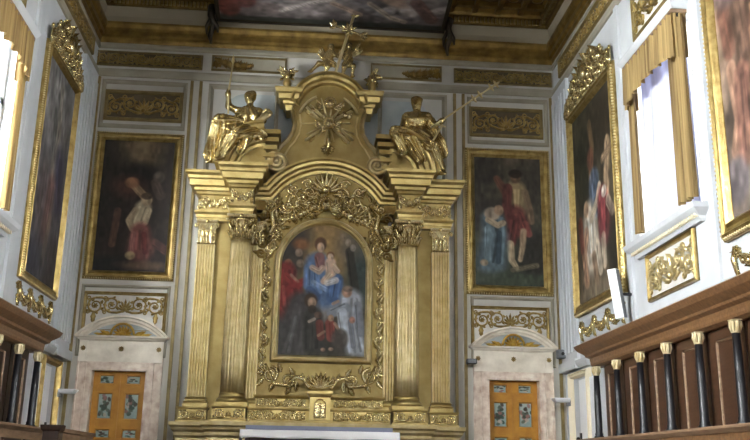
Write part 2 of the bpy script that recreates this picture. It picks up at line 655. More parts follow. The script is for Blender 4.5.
# blue-grey fields behind the statues with a rounded shoulder
for sg in (-1, 1):
    pl = [(sg * 0.6, 6.4), (sg * 0.6, 8.36)] + [(sg * (1.95 - 0.35 + 0.35 * math.cos(a)), 8.36 - 0.35 + 0.35 * math.sin(a)) for a in np.linspace(PI / 2, 0, 9)] + [(sg * 1.95, 6.4)]
    trim(MB().prism(pl, -0.018, 0.0), 'panel_blue')
# white ribbed pilasters in the corners, on the side walls
for sg in (-1, 1):
    mb = MB()
    x0, x1 = sorted((sg * XW, sg * (XW - 0.06)))
    mb.box(x0, x1, -0.95, -0.0, 3.3, 8.6)
    for y in (-0.12, -0.28, -0.50, -0.66, -0.86):
        x2, x3 = sorted((sg * (XW - 0.06), sg * (XW - 0.085)))
        mb.box(x2, x3, y - 0.045, y + 0.045, 3.5, 8.4)
    mb.box(*sorted((sg * XW, sg * (XW - 0.12))), -1.0, 0.0, 3.2, 3.36)
    trim(mb, 'plaster_side')
    # slim white jamb strips framing the window bays
    mb = MB()
    for y in (-3.62, -6.32):
        x0, x1 = sorted((sg * XW, sg * (XW - 0.04)))
        mb.box(x0, x1, y - 0.07, y + 0.07, 3.3, 8.6)
    trim(mb, 'plaster_side')


# ------------------------------------------------------------------ painted canvases
class Paint:
    du = 0.0

    def __init__(self, w, h, top, bottom, n=170):
        self.w, self.h = w, h
        self.nx = max(24, int(n * w / max(w, h)))
        self.nz = max(24, int(n * h / max(w, h)))
        u = np.linspace(0, 1, self.nx)
        v = np.linspace(0, 1, self.nz)
        self.set_uv(*np.meshgrid(u, v))
        self.a = np.array(top, float)[None, None, :] * (1 - self.V[..., None]) + np.array(bottom, float)[None, None, :] * self.V[..., None]

    def set_uv(self, U, V):
        self.U, self.V = U, V
        self.x, self.z = U * self.w, V * self.h

    def mix(self, k, col):
        k = np.clip(k, 0, 1)[..., None]
        self.a = self.a * (1 - k) + np.array(col, float) * k

    def blob(self, u, v, ru, rv, col, rot=0, op=1.0, soft=0.32):
        dx, dz = (self.x - (u + self.du) * self.w), (self.z - v * self.h)
        c, s = math.cos(rot), math.sin(rot)
        q = np.sqrt(((dx * c + dz * s) / (ru * self.w)) ** 2 + ((-dx * s + dz * c) / (rv * self.w)) ** 2)
        self.mix(op * np.clip((1 + soft * 0.5 - q) / soft, 0, 1), col)
        if ru < 0.09 and soft < 0.5:
            self.blob(u - ru * 0.25, v - rv * 0.2 * self.w / self.h, ru * 0.45, rv * 0.5, tuple(min(255, x * 1.2) for x in col), rot, op * 0.7, 0.9)
            self.blob(u + ru * 0.5, v + rv * 0.3 * self.w / self.h, ru * 0.3, rv * 0.4, tuple(x * 0.65 for x in col), rot, op * 0.6, 0.9)
        return self

    def line(self, pts, wd, col, op=1.0, soft=0.32, wd1=None, shade=True):
        best = np.zeros_like(self.x)
        wd1 = wd if wd1 is None else wd1
        m = len(pts) - 1
        for i in range(m):
            ax, az = (pts[i][0] + self.du) * self.w, pts[i][1] * self.h
            bx, bz = (pts[i + 1][0] + self.du) * self.w, pts[i + 1][1] * self.h
            L = max(1e-9, (bx - ax) ** 2 + (bz - az) ** 2)
            t = np.clip(((self.x - ax) * (bx - ax) + (self.z - az) * (bz - az)) / L, 0, 1)
            d = np.hypot(self.x - ax - t * (bx - ax), self.z - az - t * (bz - az))
            ww = (wd + (wd1 - wd) * (i + t) / m) * self.w
            best = np.maximum(best, np.clip((1 + soft * 0.5 - d / ww) / soft, 0, 1))
        self.mix(op * best, col)
        if shade:
            rnd = random.Random(int(wd * 1000) + len(pts))
            for k in range(5 if wd > 0.07 else 2):
                o = rnd.uniform(-0.7, 0.7)
                f = rnd.choice((1.3, 1.18, 0.62, 0.75))
                q = []
                for i, (u, v) in enumerate(pts):
                    b, c = pts[max(i - 1, 0)], pts[min(i + 1, m)]
                    dx, dz = (c[0] - b[0]) * self.w, (c[1] - b[1]) * self.h
                    L = math.hypot(dx, dz) or 1
                    e = wd * self.w * (o + rnd.uniform(-0.25, 0.25))
                    q.append((u - dz / L * e / self.w, v + dx / L * e / self.h))
                self.line(q, wd * 0.16, tuple(min(255, x * f) for x in col), op * 0.75, 0.8, wd * 0.10, False)
        return self

    def noise(self, amp, cells):
        g = RNG.normal(0, 1, (cells + 2, cells + 2))
        iu, iv = self.U * cells, self.V * cells
        i0, j0 = np.floor(iu).astype(int), np.floor(iv).astype(int)
        fu, fv = iu - i0, iv - j0
        fu, fv = fu * fu * (3 - 2 * fu), fv * fv * (3 - 2 * fv)
        n = (g[j0, i0] * (1 - fu) + g[j0, i0 + 1] * fu) * (1 - fv) + (g[j0 + 1, i0] * (1 - fu) + g[j0 + 1, i0 + 1] * fu) * fv
        self.a *= (1 + amp * n)[..., None]
        return self

    def mesh(self, name, parent, y=0.0, half=None, gain=1.0, warp=None):
        """x,z centred on the canvas; half(z) narrows the rows of an arched canvas"""
        X = (self.U - 0.5) * self.w
        Z = (0.5 - self.V) * self.h
        if half is not None:
            hw = np.vectorize(half)(Z)
            X = np.clip(X, -hw, hw)
        co = np.stack([X, np.full_like(X, y), Z], -1).reshape(-1, 3)
        nx, nz = self.nx, self.nz
        i = np.arange(nz - 1)[:, None] * nx + np.arange(nx - 1)[None, :]
        f = np.stack([i, i + nx, i + nx + 1, i + 1], -1).reshape(-1, 4)
        me = bpy.data.meshes.new(name)
        me.from_pydata(co.tolist(), [], f.tolist())
        c = np.clip(self.a * 0.76 + self.a.mean(-1, keepdims=True) * 0.24, 0, 255) / 255
        c = np.where(c <= 0.04045, c / 12.92, ((c + 0.055) / 1.055) ** 2.4) * gain
        rgba = np.concatenate([np.clip(c, 0, 1), np.ones_like(c[..., :1])], -1).reshape(-1)
        at = me.color_attributes.new('Col', 'FLOAT_COLOR', 'POINT')
        at.data.foreach_set('color', rgba.astype(np.float32))
        me.materials.append(M['canvas'])
        me.update()
        o = bpy.data.objects.new(name, me)
        COL.objects.link(o)
        o.parent = parent
        return o


def figure(p, head, neck, hips, skin, cloth, s, legs=(), arms=(), dark=None):
    """a draped figure in paint: head, torso, limbs (u, v along the canvas, s = size relative to the width)"""
    p.line([neck, hips], s * 0.85, cloth, 0.95, 0.5, s * 1.1)
    for l in legs:
        p.line(l, s * 0.5, cloth if dark is None else dark, 0.9, 0.5, s * 0.35)
    for a_ in arms:
        p.line(a_, s * 0.36, skin, 0.95, 0.4, s * 0.26)
    p.blob(head[0], head[1], s * 0.46, s * 0.56, skin)
    p.blob(head[0], head[1] - s * 0.25, s * 0.5, s * 0.36, tuple(c * 0.3 for c in skin), op=0.8)
    return p


FRAME_PROF = [(0, 0), (0, 0.03), (-0.02, 0.06), (-0.045, 0.07), (-0.06, 0.05), (-0.09, 0.045), (-0.11, 0.065), (-0.125, 0.05), (-0.15, 0.02), (-0.15, 0)]


def frame_parts(t, w, h, wid, beads=True, material='gold_frame', deep=1.0):
    k = wid / 0.15
    f = MB().sweep(rect(-w / 2, w / 2, -h / 2, h / 2), [(o * k, d * deep) for o, d in FRAME_PROF], True)
    fr = f.build('frame', material, t)
    if beads:
        r = wid * 0.11
        st = r * 2.3
        for sx in (-1, 1):
            b = MB()
            z = -h / 2 + wid * 0.3
            while z < h / 2 - wid * 0.2:
                b.ell((sx * (w / 2 - wid * 0.1), -0.05 * deep, z), (r, r * 1.2, r * 0.8), 6, 4)
                z += st
            b.build('beading', 'gold_light', fr)
            b = MB()
            x = -w / 2 + wid * 0.3
            while x < w / 2 - wid * 0.2:
                b.ell((x, -0.05 * deep, sx * (h / 2 - wid * 0.1)), (r * 0.8, r * 1.2, r), 6, 4)
                x += st
            b.build('beading', 'gold_light', fr)
    return fr


# back wall, left: a kneeling figure in a red skirt under a warm glow
loc, rz = on('B', -3.49, 6.07)
t = thing('framed_painting', 'tall dark painting of a kneeling bare figure in red skirt, above the left ochre door', 'painting', loc, rz)
frame_parts(t, 1.60, 2.80, 0.16)
p = Paint(1.32, 2.50, (62, 52, 42), (52, 38, 30))
p.noise(0.14, 9)
p.blob(0.50, 0.04, 0.30, 0.34, (150, 124, 84), op=0.9, soft=1.1)
p.blob(0.08, 0.4, 0.3, 1.0, (36, 32, 28), op=0.7, soft=1.0)
p.blob(0.52, 0.26, 0.24, 0.16, (30, 28, 26), op=0.85, soft=0.9)
p.blob(0.40, 0.36, 0.22, 0.16, (92, 52, 40), op=0.8, soft=0.8)
p.line([(0.42, 0.32), (0.56, 0.40), (0.68, 0.46)], 0.055, (178, 140, 96), 0.85)
p.blob(0.44, 0.33, 0.10, 0.08, (150, 96, 62), op=0.8)
p.blob(0.80, 0.28, 0.08, 0.09, (112, 98, 84), op=0.7)
p.line([(0.76, 0.33), (0.84, 0.42)], 0.07, (104, 80, 70), 0.7)
p.line([(0.62, 0.52), (0.58, 0.62), (0.56, 0.68)], 0.11, (196, 176, 136), 0.95, 0.5, 0.08)
p.blob(0.66, 0.455, 0.075, 0.09, (190, 160, 120))
p.blob(0.66, 0.43, 0.08, 0.05, (70, 50, 36), op=0.8)
p.line([(0.70, 0.54), (0.66, 0.63), (0.52, 0.68)], 0.045, (214, 190, 146), 0.95)
p.line([(0.52, 0.54), (0.44, 0.62), (0.50, 0.68)], 0.045, (186, 160, 120), 0.9)
p.line([(0.61, 0.70), (0.63, 0.83)], 0.13, (140, 72, 64), 0.95, 0.6, 0.18)
p.line([(0.52, 0.72), (0.50, 0.86)], 0.04, (168, 100, 88), 0.7)
p.line([(0.66, 0.72), (0.70, 0.85)], 0.04, (112, 40, 36), 0.7)
p.blob(0.50, 0.88, 0.07, 0.06, (200, 170, 110), op=0.8)
p.line([(0.28, 0.55), (0.26, 0.70), (0.24, 0.80)], 0.05, (116, 72, 54), 0.7)
p.blob(0.2, 0.96, 0.28, 0.14, (30, 30, 28), op=0.9, soft=0.6)
p.blob(0.7, 0.95, 0.34, 0.06, (120, 88, 62), op=0.7, soft=0.8)
p.line([(0.82, 0.78), (0.98, 0.84)], 0.06, (112, 62, 54), 0.7)
p.noise(0.1, 26)
p.mesh('canvas', t, -0.02, gain=0.72)

# back wall, right: standing figure in red, kneeling figure in blue
loc, rz = on('B', 3.46, 6.04)
t = thing('framed_painting', 'painting of a standing figure in red beside a kneeling one in blue, above right door', 'painting', loc, rz)
frame_parts(t, 1.64, 2.86, 0.18)
p = Paint(1.29, 2.50, (112, 98, 76), (62, 70, 56))
p.noise(0.12, 8)
p.blob(0.15, 0.10, 0.3, 0.3, (50, 46, 40), op=0.8, soft=0.9)
p.blob(0.9, 0.2, 0.3, 0.5, (64, 58, 50), op=0.8, soft=1.0)
p.blob(0.2, 0.45, 0.35, 0.3, (50, 44, 38), op=0.7, soft=0.9)
p.blob(0.9, 0.75, 0.25, 0.4, (46, 42, 38), op=0.8, soft=0.9)
p.line([(0.50, 0.30), (0.40, 0.22), (0.34, 0.17)], 0.07, (122, 70, 52), 0.9, 0.5, 0.05)
p.line([(0.62, 0.26), (0.63, 0.42)], 0.15, (176, 150, 98), 0.95, 0.5, 0.13)
p.blob(0.62, 0.155, 0.075, 0.09, (120, 88, 62))
p.blob(0.62, 0.125, 0.10, 0.07, (42, 32, 24), op=0.9)
p.line([(0.50, 0.24), (0.48, 0.38), (0.52, 0.44)], 0.07, (112, 52, 46), 0.9)
p.line([(0.76, 0.27), (0.82, 0.40), (0.84, 0.50)], 0.05, (140, 112, 80), 0.8)
p.line([(0.60, 0.46), (0.68, 0.56)], 0.16, (124, 58, 52), 0.95, 0.5, 0.14)
p.line([(0.58, 0.50), (0.52, 0.66)], 0.09, (112, 50, 46), 0.9)
p.line([(0.75, 0.52), (0.80, 0.60)], 0.05, (186, 84, 76), 0.6)
p.line([(0.52, 0.68), (0.53, 0.80), (0.60, 0.86)], 0.055, (200, 172, 130), 0.95, 0.4, 0.04)
p.line([(0.72, 0.58), (0.70, 0.70), (0.66, 0.80)], 0.05, (190, 160, 120), 0.9, 0.4, 0.035)
p.line([(0.26, 0.50), (0.30, 0.62), (0.24, 0.82)], 0.17, (92, 116, 128), 0.95, 0.5, 0.22)
p.line([(0.20, 0.56), (0.18, 0.80)], 0.05, (122, 150, 162), 0.7)
p.line([(0.36, 0.60), (0.34, 0.82)], 0.04, (58, 78, 92), 0.8)
p.blob(0.26, 0.45, 0.12, 0.10, (182, 158, 130), op=0.95)
p.blob(0.36, 0.42, 0.07, 0.08, (178, 140, 106))
p.line([(0.20, 0.50), (0.34, 0.54), (0.42, 0.52)], 0.045, (196, 168, 130), 0.9)
p.blob(0.13, 0.83, 0.06, 0.05, (176, 146, 110), op=0.8)
p.blob(0.5, 0.95, 0.6, 0.11, (74, 86, 66), op=0.8, soft=0.7)
p.line([(0.55, 0.88), (0.9, 0.84)], 0.04, (124, 112, 84), 0.7)
p.noise(0.1, 26)
p.mesh('canvas', t, -0.02, gain=0.72)

# side walls
CREST_L = 'gold_carved'


def crest(t, w, h):
    m = MB()
    z0 = h / 2
    m.rinceau(-w * 0.5, w * 0.5, z0 - 0.06, z0 + 0.28, -0.06, 4, 0.03)
    m.rinceau(-w * 0.34, w * 0.34, z0 + 0.16, z0 + 0.50, -0.07, 2, 0.035)
    for sg in (-1, 1):
        m.scroll(sg * w * 0.47, z0 + 0.05, 0.15, PI / 2, 1.4, sg, -0.06, 0.034)
        m.scroll(sg * w * 0.36, z0 + 0.26, 0.13, PI / 2, 1.3, sg, -0.06, 0.034)
        m.scroll(sg * 0.24, z0 + 0.56, 0.13, -PI / 2, 1.3, sg, -0.06, 0.034)
        for q in range(5):
            m.leaf(sg * w * (0.46 - 0.08 * q), z0 + 0.08 + 0.08 * q, PI / 2 + sg * (0.9 - 0.3 * q), 0.30, 0.15, -0.05, 0.09)
    for q in range(-3, 4):
        m.leaf(0, z0 + 0.34, PI / 2 + q * 0.4, 0.42 - 0.03 * abs(q), 0.15, -0.05, 0.1)
    m.ell((0, -0.12, z0 + 0.34), (0.14, 0.08, 0.17))
    m.build('crest', 'gold_carved', t)


loc, rz = on('R', -2.16, 5.93)
t = thing('framed_painting', 'very tall painting of pale figures climbing, crested frame, on the right side wall', 'painting', loc, rz)
frame_parts(t, 2.46, 3.74, 0.20, deep=1.3)
crest(t, 2.46, 3.74)
p = Paint(2.10, 3.38, (78, 68, 48), (96, 82, 64), 180)
p.noise(0.2, 8)
p.blob(0.25, 0.30, 0.4, 0.5, (46, 50, 40), op=0.7, soft=1)
p.blob(0.8, 0.15, 0.4, 0.3, (52, 44, 34), op=0.7, soft=1)
p.line([(0.45, 0.12), (0.50, 0.25), (0.42, 0.40)], 0.05, (120, 92, 60), 0.8)
p.blob(0.44, 0.30, 0.08, 0.1, (124, 70, 52), op=0.7)
p.line([(0.85, 0.30), (0.80, 0.44), (0.78, 0.55)], 0.06, (196, 160, 120), 0.9)
p.line([(0.72, 0.36), (0.90, 0.34)], 0.04, (150, 120, 90), 0.8)
p.line([(0.50, 0.44), (0.52, 0.54)], 0.13, (92, 108, 134), 0.85)
p.line([(0.34, 0.60), (0.38, 0.76)], 0.15, (226, 210, 186), 0.95, 0.6, 0.2)
p.blob(0.28, 0.535, 0.06, 0.07, (196, 156, 116))
p.line([(0.40, 0.60), (0.56, 0.54), (0.62, 0.48)], 0.045, (222, 196, 160), 0.9)
p.line([(0.68, 0.56), (0.70, 0.70)], 0.12, (160, 66, 70), 0.95, 0.5, 0.13)
p.blob(0.72, 0.52, 0.06, 0.05, (214, 204, 190), op=0.9)
p.line([(0.80, 0.58), (0.88, 0.64)], 0.05, (200, 176, 150), 0.8)
p.line([(0.66, 0.74), (0.66, 0.86)], 0.05, (210, 190, 160), 0.8)
p.line([(0.26, 0.66), (0.18, 0.76), (0.22, 0.9)], 0.06, (190, 140, 104), 0.85)
p.line([(0.12, 0.58), (0.14, 0.72)], 0.05, (140, 66, 52), 0.8)
p.line([(0.42, 0.80), (0.46, 0.92)], 0.05, (170, 130, 96), 0.8)
p.line([(0.52, 0.76), (0.56, 0.88)], 0.05, (224, 206, 178), 0.85)
p.blob(0.6, 0.97, 0.5, 0.08, (150, 132, 104), op=0.7, soft=0.8)
p.blob(0.85, 0.80, 0.12, 0.25, (40, 40, 36), op=0.7, soft=0.8)
p.noise(0.14, 26)
p.mesh('canvas', t, -0.02, gain=0.8)

loc, rz = on('L', -2.12, 5.94)
t = thing('framed_painting', 'very tall murky painting with carved crest on the left side wall beside the window', 'painting', loc, rz)
frame_parts(t, 1.96, 3.76, 0.15, deep=1.2)
crest(t, 1.96, 3.76)
p = Paint(1.68, 3.48, (122, 120, 118), (88, 84, 90), 170)
p.noise(0.16, 8)
p.line([(0.55, 0.08), (0.6, 0.3), (0.5, 0.44), (0.62, 0.62)], 0.07, (140, 130, 114), 0.7, 0.8)
p.line([(0.4, 0.2), (0.46, 0.4)], 0.08, (112, 110, 108), 0.7, 0.8)
p.line([(0.72, 0.4), (0.82, 0.6)], 0.13, (66, 62, 84), 0.8, 0.8)
p.line([(0.55, 0.55), (0.50, 0.78)], 0.12, (126, 84, 78), 0.7, 0.8)
p.line([(0.3, 0.5), (0.26, 0.7)], 0.1, (104, 92, 92), 0.7, 0.8)
p.line([(0.62, 0.7), (0.55, 0.9)], 0.06, (150, 128, 104), 0.7, 0.8)
p.blob(0.2, 0.92, 0.3, 0.2, (54, 58, 70), op=0.7, soft=0.9)
p.blob(0.8, 0.9, 0.25, 0.3, (60, 54, 56), op=0.7, soft=0.9)
p.noise(0.14, 24)
p.mesh('canvas', t, -0.02, gain=0.8)

loc, rz = on('R', -7.90, 5.93)
t = thing('framed_painting', 'huge reddish brown painting at the right edge, in a toothed gilt frame', 'painting', loc, rz)
frame_parts(t, 2.66, 3.82, 0.22, deep=1.5)
p = Paint(2.26, 3.42, (134, 102, 76), (112, 98, 88), 180)
p.noise(0.2, 9)
p.line([(0.10, 0.28), (0.13, 0.42)], 0.07, (120, 74, 58), 0.8)
p.line([(0.25, 0.2), (0.3, 0.5)], 0.12, (104, 76, 60), 0.8)
p.line([(0.12, 0.50), (0.16, 0.68), (0.1, 0.78)], 0.05, (176, 128, 100), 0.85)
p.line([(0.22, 0.55), (0.2, 0.8)], 0.08, (140, 92, 76), 0.8)
p.blob(0.15, 0.2, 0.14, 0.12, (96, 78, 76), op=0.8)
p.blob(0.08, 0.88, 0.12, 0.12, (104, 96, 102), op=0.8)
for k in range(5):
    figure(p, (0.4 + 0.12 * k, 0.35 + 0.06 * (k % 3)), (0.4 + 0.12 * k, 0.42), (0.42 + 0.11 * k, 0.65), (190, 140, 104), [(118, 80, 66), (92, 88, 94), (134, 104, 70)][k % 3], 0.1)
p.noise(0.16, 26)
p.mesh('canvas', t, -0.02, gain=0.9)


# ------------------------------------------------------------------ carved relief panels
def relief(label, wall, u, z, w, h, n, ground, carve, fw=0.06, group=None, fmat='olive_mould', shape=None, cat='relief panel', t=None, name='relief_panel'):
    loc, rz = on(wall, u, z)
    o = thing(name, label, cat, loc, rz, group)
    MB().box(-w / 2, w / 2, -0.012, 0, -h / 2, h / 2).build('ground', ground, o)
    if fw:
        k = fw / 0.15
        MB().sweep(rect(-w / 2, w / 2, -h / 2, h / 2), [(a * k, d * 0.8) for a, d in FRAME_PROF], True).build('frame', fmat, o)
    m = MB()
    a, b = w / 2 - fw * 1.15, h / 2 - fw * 1.15
    if shape:
        shape(m, a, b)
    else:
        m.rinceau(-a, a, -b, b, -0.012, n, t)
    m.build('carving', carve, o)
    return o


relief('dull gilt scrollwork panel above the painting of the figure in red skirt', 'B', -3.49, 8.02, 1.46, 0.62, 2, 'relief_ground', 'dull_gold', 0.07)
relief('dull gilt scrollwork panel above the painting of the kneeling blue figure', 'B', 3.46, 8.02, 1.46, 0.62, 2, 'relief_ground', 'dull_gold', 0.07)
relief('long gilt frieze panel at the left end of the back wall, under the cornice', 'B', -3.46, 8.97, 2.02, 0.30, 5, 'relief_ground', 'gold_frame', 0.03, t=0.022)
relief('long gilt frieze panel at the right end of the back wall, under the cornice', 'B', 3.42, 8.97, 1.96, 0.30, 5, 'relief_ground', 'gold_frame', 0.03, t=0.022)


def garland(m, a, b):
    m.swag(-a * 0.96, b * 0.7, a * 0.1, -b * 0.2, b * 0.6, -0.012, 0.05, 18)
    for q in (-1, 0, 1, 2):
        m.leaf(-a * 0.92, b * 0.5, -PI / 2 + q * 0.5, 0.2, 0.1, -0.012, 0.04)
    m.scroll(-a * 0.85, -b * 0.2, 0.09, 0, 1.2, 1, -0.012, 0.02)


def garland_r(m, a, b):
    m.swag(-a * 0.1, -b * 0.2, a * 0.96, b * 0.7, b * 0.6, -0.012, 0.05, 18)
    for q in (-1, 0, 1, 2):
        m.leaf(a * 0.92, b * 0.5, -PI / 2 - q * 0.5, 0.2, 0.1, -0.012, 0.04)
    m.scroll(a * 0.85, -b * 0.2, 0.09, PI, 1.2, -1, -0.012, 0.02)


relief('frieze panel with a gilt garland, behind the spear tip of the left statue', 'B', -1.56, 8.98, 1.44, 0.32, 3, 'stucco_dimmed', 'gold_dark', 0.035, shape=garland)
relief('frieze panel with a gilt garland, above the head of the right statue', 'B', 1.50, 8.98, 1.40, 0.32, 3, 'stucco_dimmed', 'gold_dark', 0.035, shape=garland_r)


def lowpanel(m, a, b):
    m.rinceau(-a, a, -b * 0.25, b, -0.012, 2, 0.02)
    for sg in (-1, 1):
        m.leaf(sg * a * 0.82, -b * 0.1, -PI / 2, b * 0.8, 0.1, -0.012, 0.03)


relief('gilt scrollwork panel behind the arched top of the left door surround', 'B', -3.49, 4.10, 1.46, 0.70, 2, 'relief_pale', 'gold_frame', 0.06, shape=lowpanel, fmat='gold_frame')
relief('gilt scrollwork panel behind the arched top of the right door surround', 'B', 3.45, 4.05, 1.46, 0.70, 2, 'relief_pale', 'gold_frame', 0.06, shape=lowpanel, fmat='gold_frame')
# side walls
relief('gilt scroll frieze high on the left side wall, under the ceiling cornice', 'L', -2.75, 8.97, 4.5, 0.36, 9, 'relief_ground', 'dull_gold', 0.04)
relief('gilt scroll frieze high on the right side wall, under the ceiling cornice', 'R', -2.75, 8.97, 4.5, 0.36, 9, 'relief_ground', 'dull_gold', 0.04)
relief('gilt scrollwork panel over the curtain pelmet of the right window', 'R', -5.05, 8.0, 1.5, 0.72, 2, 'relief_pale', 'gold_frame', 0.07)
relief('gilt scrollwork panel over the curtain pelmet of the left window', 'L', -5.05, 8.0, 1.5, 0.72, 2, 'relief_pale', 'gold_frame', 0.07)
relief('white panel with bright gilt scrollwork under the sill of the right window', 'R', -5.0, 4.08, 1.56, 0.66, 2, 'relief_pale', 'gold_light', 0.06, fmat='gold_frame', t=0.03)
relief('white panel with gilt scrollwork under the sill of the left window', 'L', -5.0, 4.08, 1.56, 0.66, 2, 'relief_pale', 'gold_light', 0.06, fmat='gold_frame', t=0.03)


def wall_swag(label, wall, u, z, w):
    loc, rz = on(wall, u, z)
    o = thing('garland', label, 'garland', loc, rz)
    for a, b in ((-w / 2, -w / 6), (-w / 6, w / 6), (w / 6, w / 2)):
        m = MB()
        m.swag(a, 0.14, b, 0.14, 0.20, -0.004, 0.034, 16)
        m.build('festoon', 'gold_carved', o)
    for k in range(4):
        x = -w / 2 + w * k / 3
        m = MB().box(x - 0.03, x + 0.03, -0.02, 0.003, 0.10, 0.18)
        m.tube([(x, -0.03, 0.17), (x - 0.015, -0.04, 0.02), (x + 0.015, -0.03, -0.16)], [0.02, 0.035, 0.015])
        for q in range(5):
            m.leaf(x, 0.14, -PI / 2 + (q - 2) * 0.7, 0.13, 0.06, -0.004, 0.035)
            m.leaf(x, -0.02 - 0.03 * q, -PI / 2 + (q - 2) * 0.5, 0.08, 0.05, -0.004, 0.03)
        m.build('ribbon', 'gold_carved', o)


wall_swag('carved gilt garland below the tall painting of pale figures on the right wall', 'R', -2.15, 3.80, 2.0)
wall_swag('carved gilt garland below the murky painting on the left wall', 'L', -2.15, 3.84, 1.7)
wall_swag('carved gilt garland below the huge painting at the right edge', 'R', -7.75, 3.76, 2.0)


# ------------------------------------------------------------------ doors and their marble surrounds
def flowers(n, seed):
    rnd = random.Random(seed)
    p = Paint(0.28, 0.46, (164, 182, 172), (140, 168, 164), 60)
    for k in range(n):
        u, v = rnd.gauss(0.5, 0.17), rnd.gauss(0.5, 0.2)
        p.blob(u, v, 0.14, 0.10, rnd.choice([(52, 70, 56), (60, 84, 70), (70, 60, 48), (160, 104, 96), (84, 100, 84), (190, 176, 160)]), rnd.random() * 3, 0.85)
    for e in ([(0, 0), (0, 1)], [(1, 0), (1, 1)], [(0, 0), (1, 0)], [(0, 1), (1, 1)]):
        p.line(e, 0.10, (70, 98, 92), 0.8, 0.4, None, False)
    return p


def ochre_door(name, x, seed):
    d = bpy.data.objects.new(name, None)
    COL.objects.link(d)
    d.location = (x, 0.10, FL)
    d['kind'] = 'structure'
    rows = [(2.32, 2.50), (1.72, 2.19), (1.40, 1.58), (0.72, 1.28), (0.14, 0.56)]
    for sg in (-1, 1):
        x0, x1 = (-0.45, -0.005) if sg < 0 else (0.005, 0.45)
        m = MB()
        # stiles and rails with sunk fields
        m.box(x0, x1, 0.0, 0.05, 0.0, 2.56)
        zz = [0.0]
        for a, b in sorted(rows):
            zz += [a, b]
        zz.append(2.56)
        for i in range(0, len(zz), 2):
            m.box(x0, x1, -0.03, 0.0, zz[i], zz[i + 1])
        m.box(x0, x0 + 0.09, -0.033, 0, 0, 2.56)
        m.box(x1 - 0.09, x1, -0.033, 0, 0, 2.56)
        lf = m.build('door_leaf', 'ochre', d)
        for k, (a, b) in enumerate(rows):
            m = MB().sweep(rect(x0 + 0.085, x1 - 0.085, a, b), [(0, 0), (0.012, 0.045), (-0.012, 0.045), (-0.03, 0.01), (-0.03, 0)], True)
            pm = m.build('panel_moulding', 'ochre', lf)
            p = flowers(26 if b - a > 0.3 else 15, seed + k + (9 if sg > 0 else 0))
            p.w, p.h = 0.275, b - a
            p.set_uv(p.U, p.V)
            c = p.mesh('painted_panel', lf, -0.006, gain=0.9)
            c.location = ((x0 + x1) / 2, 0, (a + b) / 2)
    m = MB().box(-0.012, 0.012, -0.045, 0, 0, 2.56)
    m.build('meeting_strip', 'ochre', d)
    m = MB().lathe([(0.0, 0), (0.02, 0.002), (0.024, 0.02), (0.012, 0.04), (0, 0.045)], 12)
    kb = m.build('door_knob', 'gold_frame', d)
    kb.location = (0.06, -0.03, 1.22)
    kb.rotation_euler = (PI / 2, 0, 0)
    return d


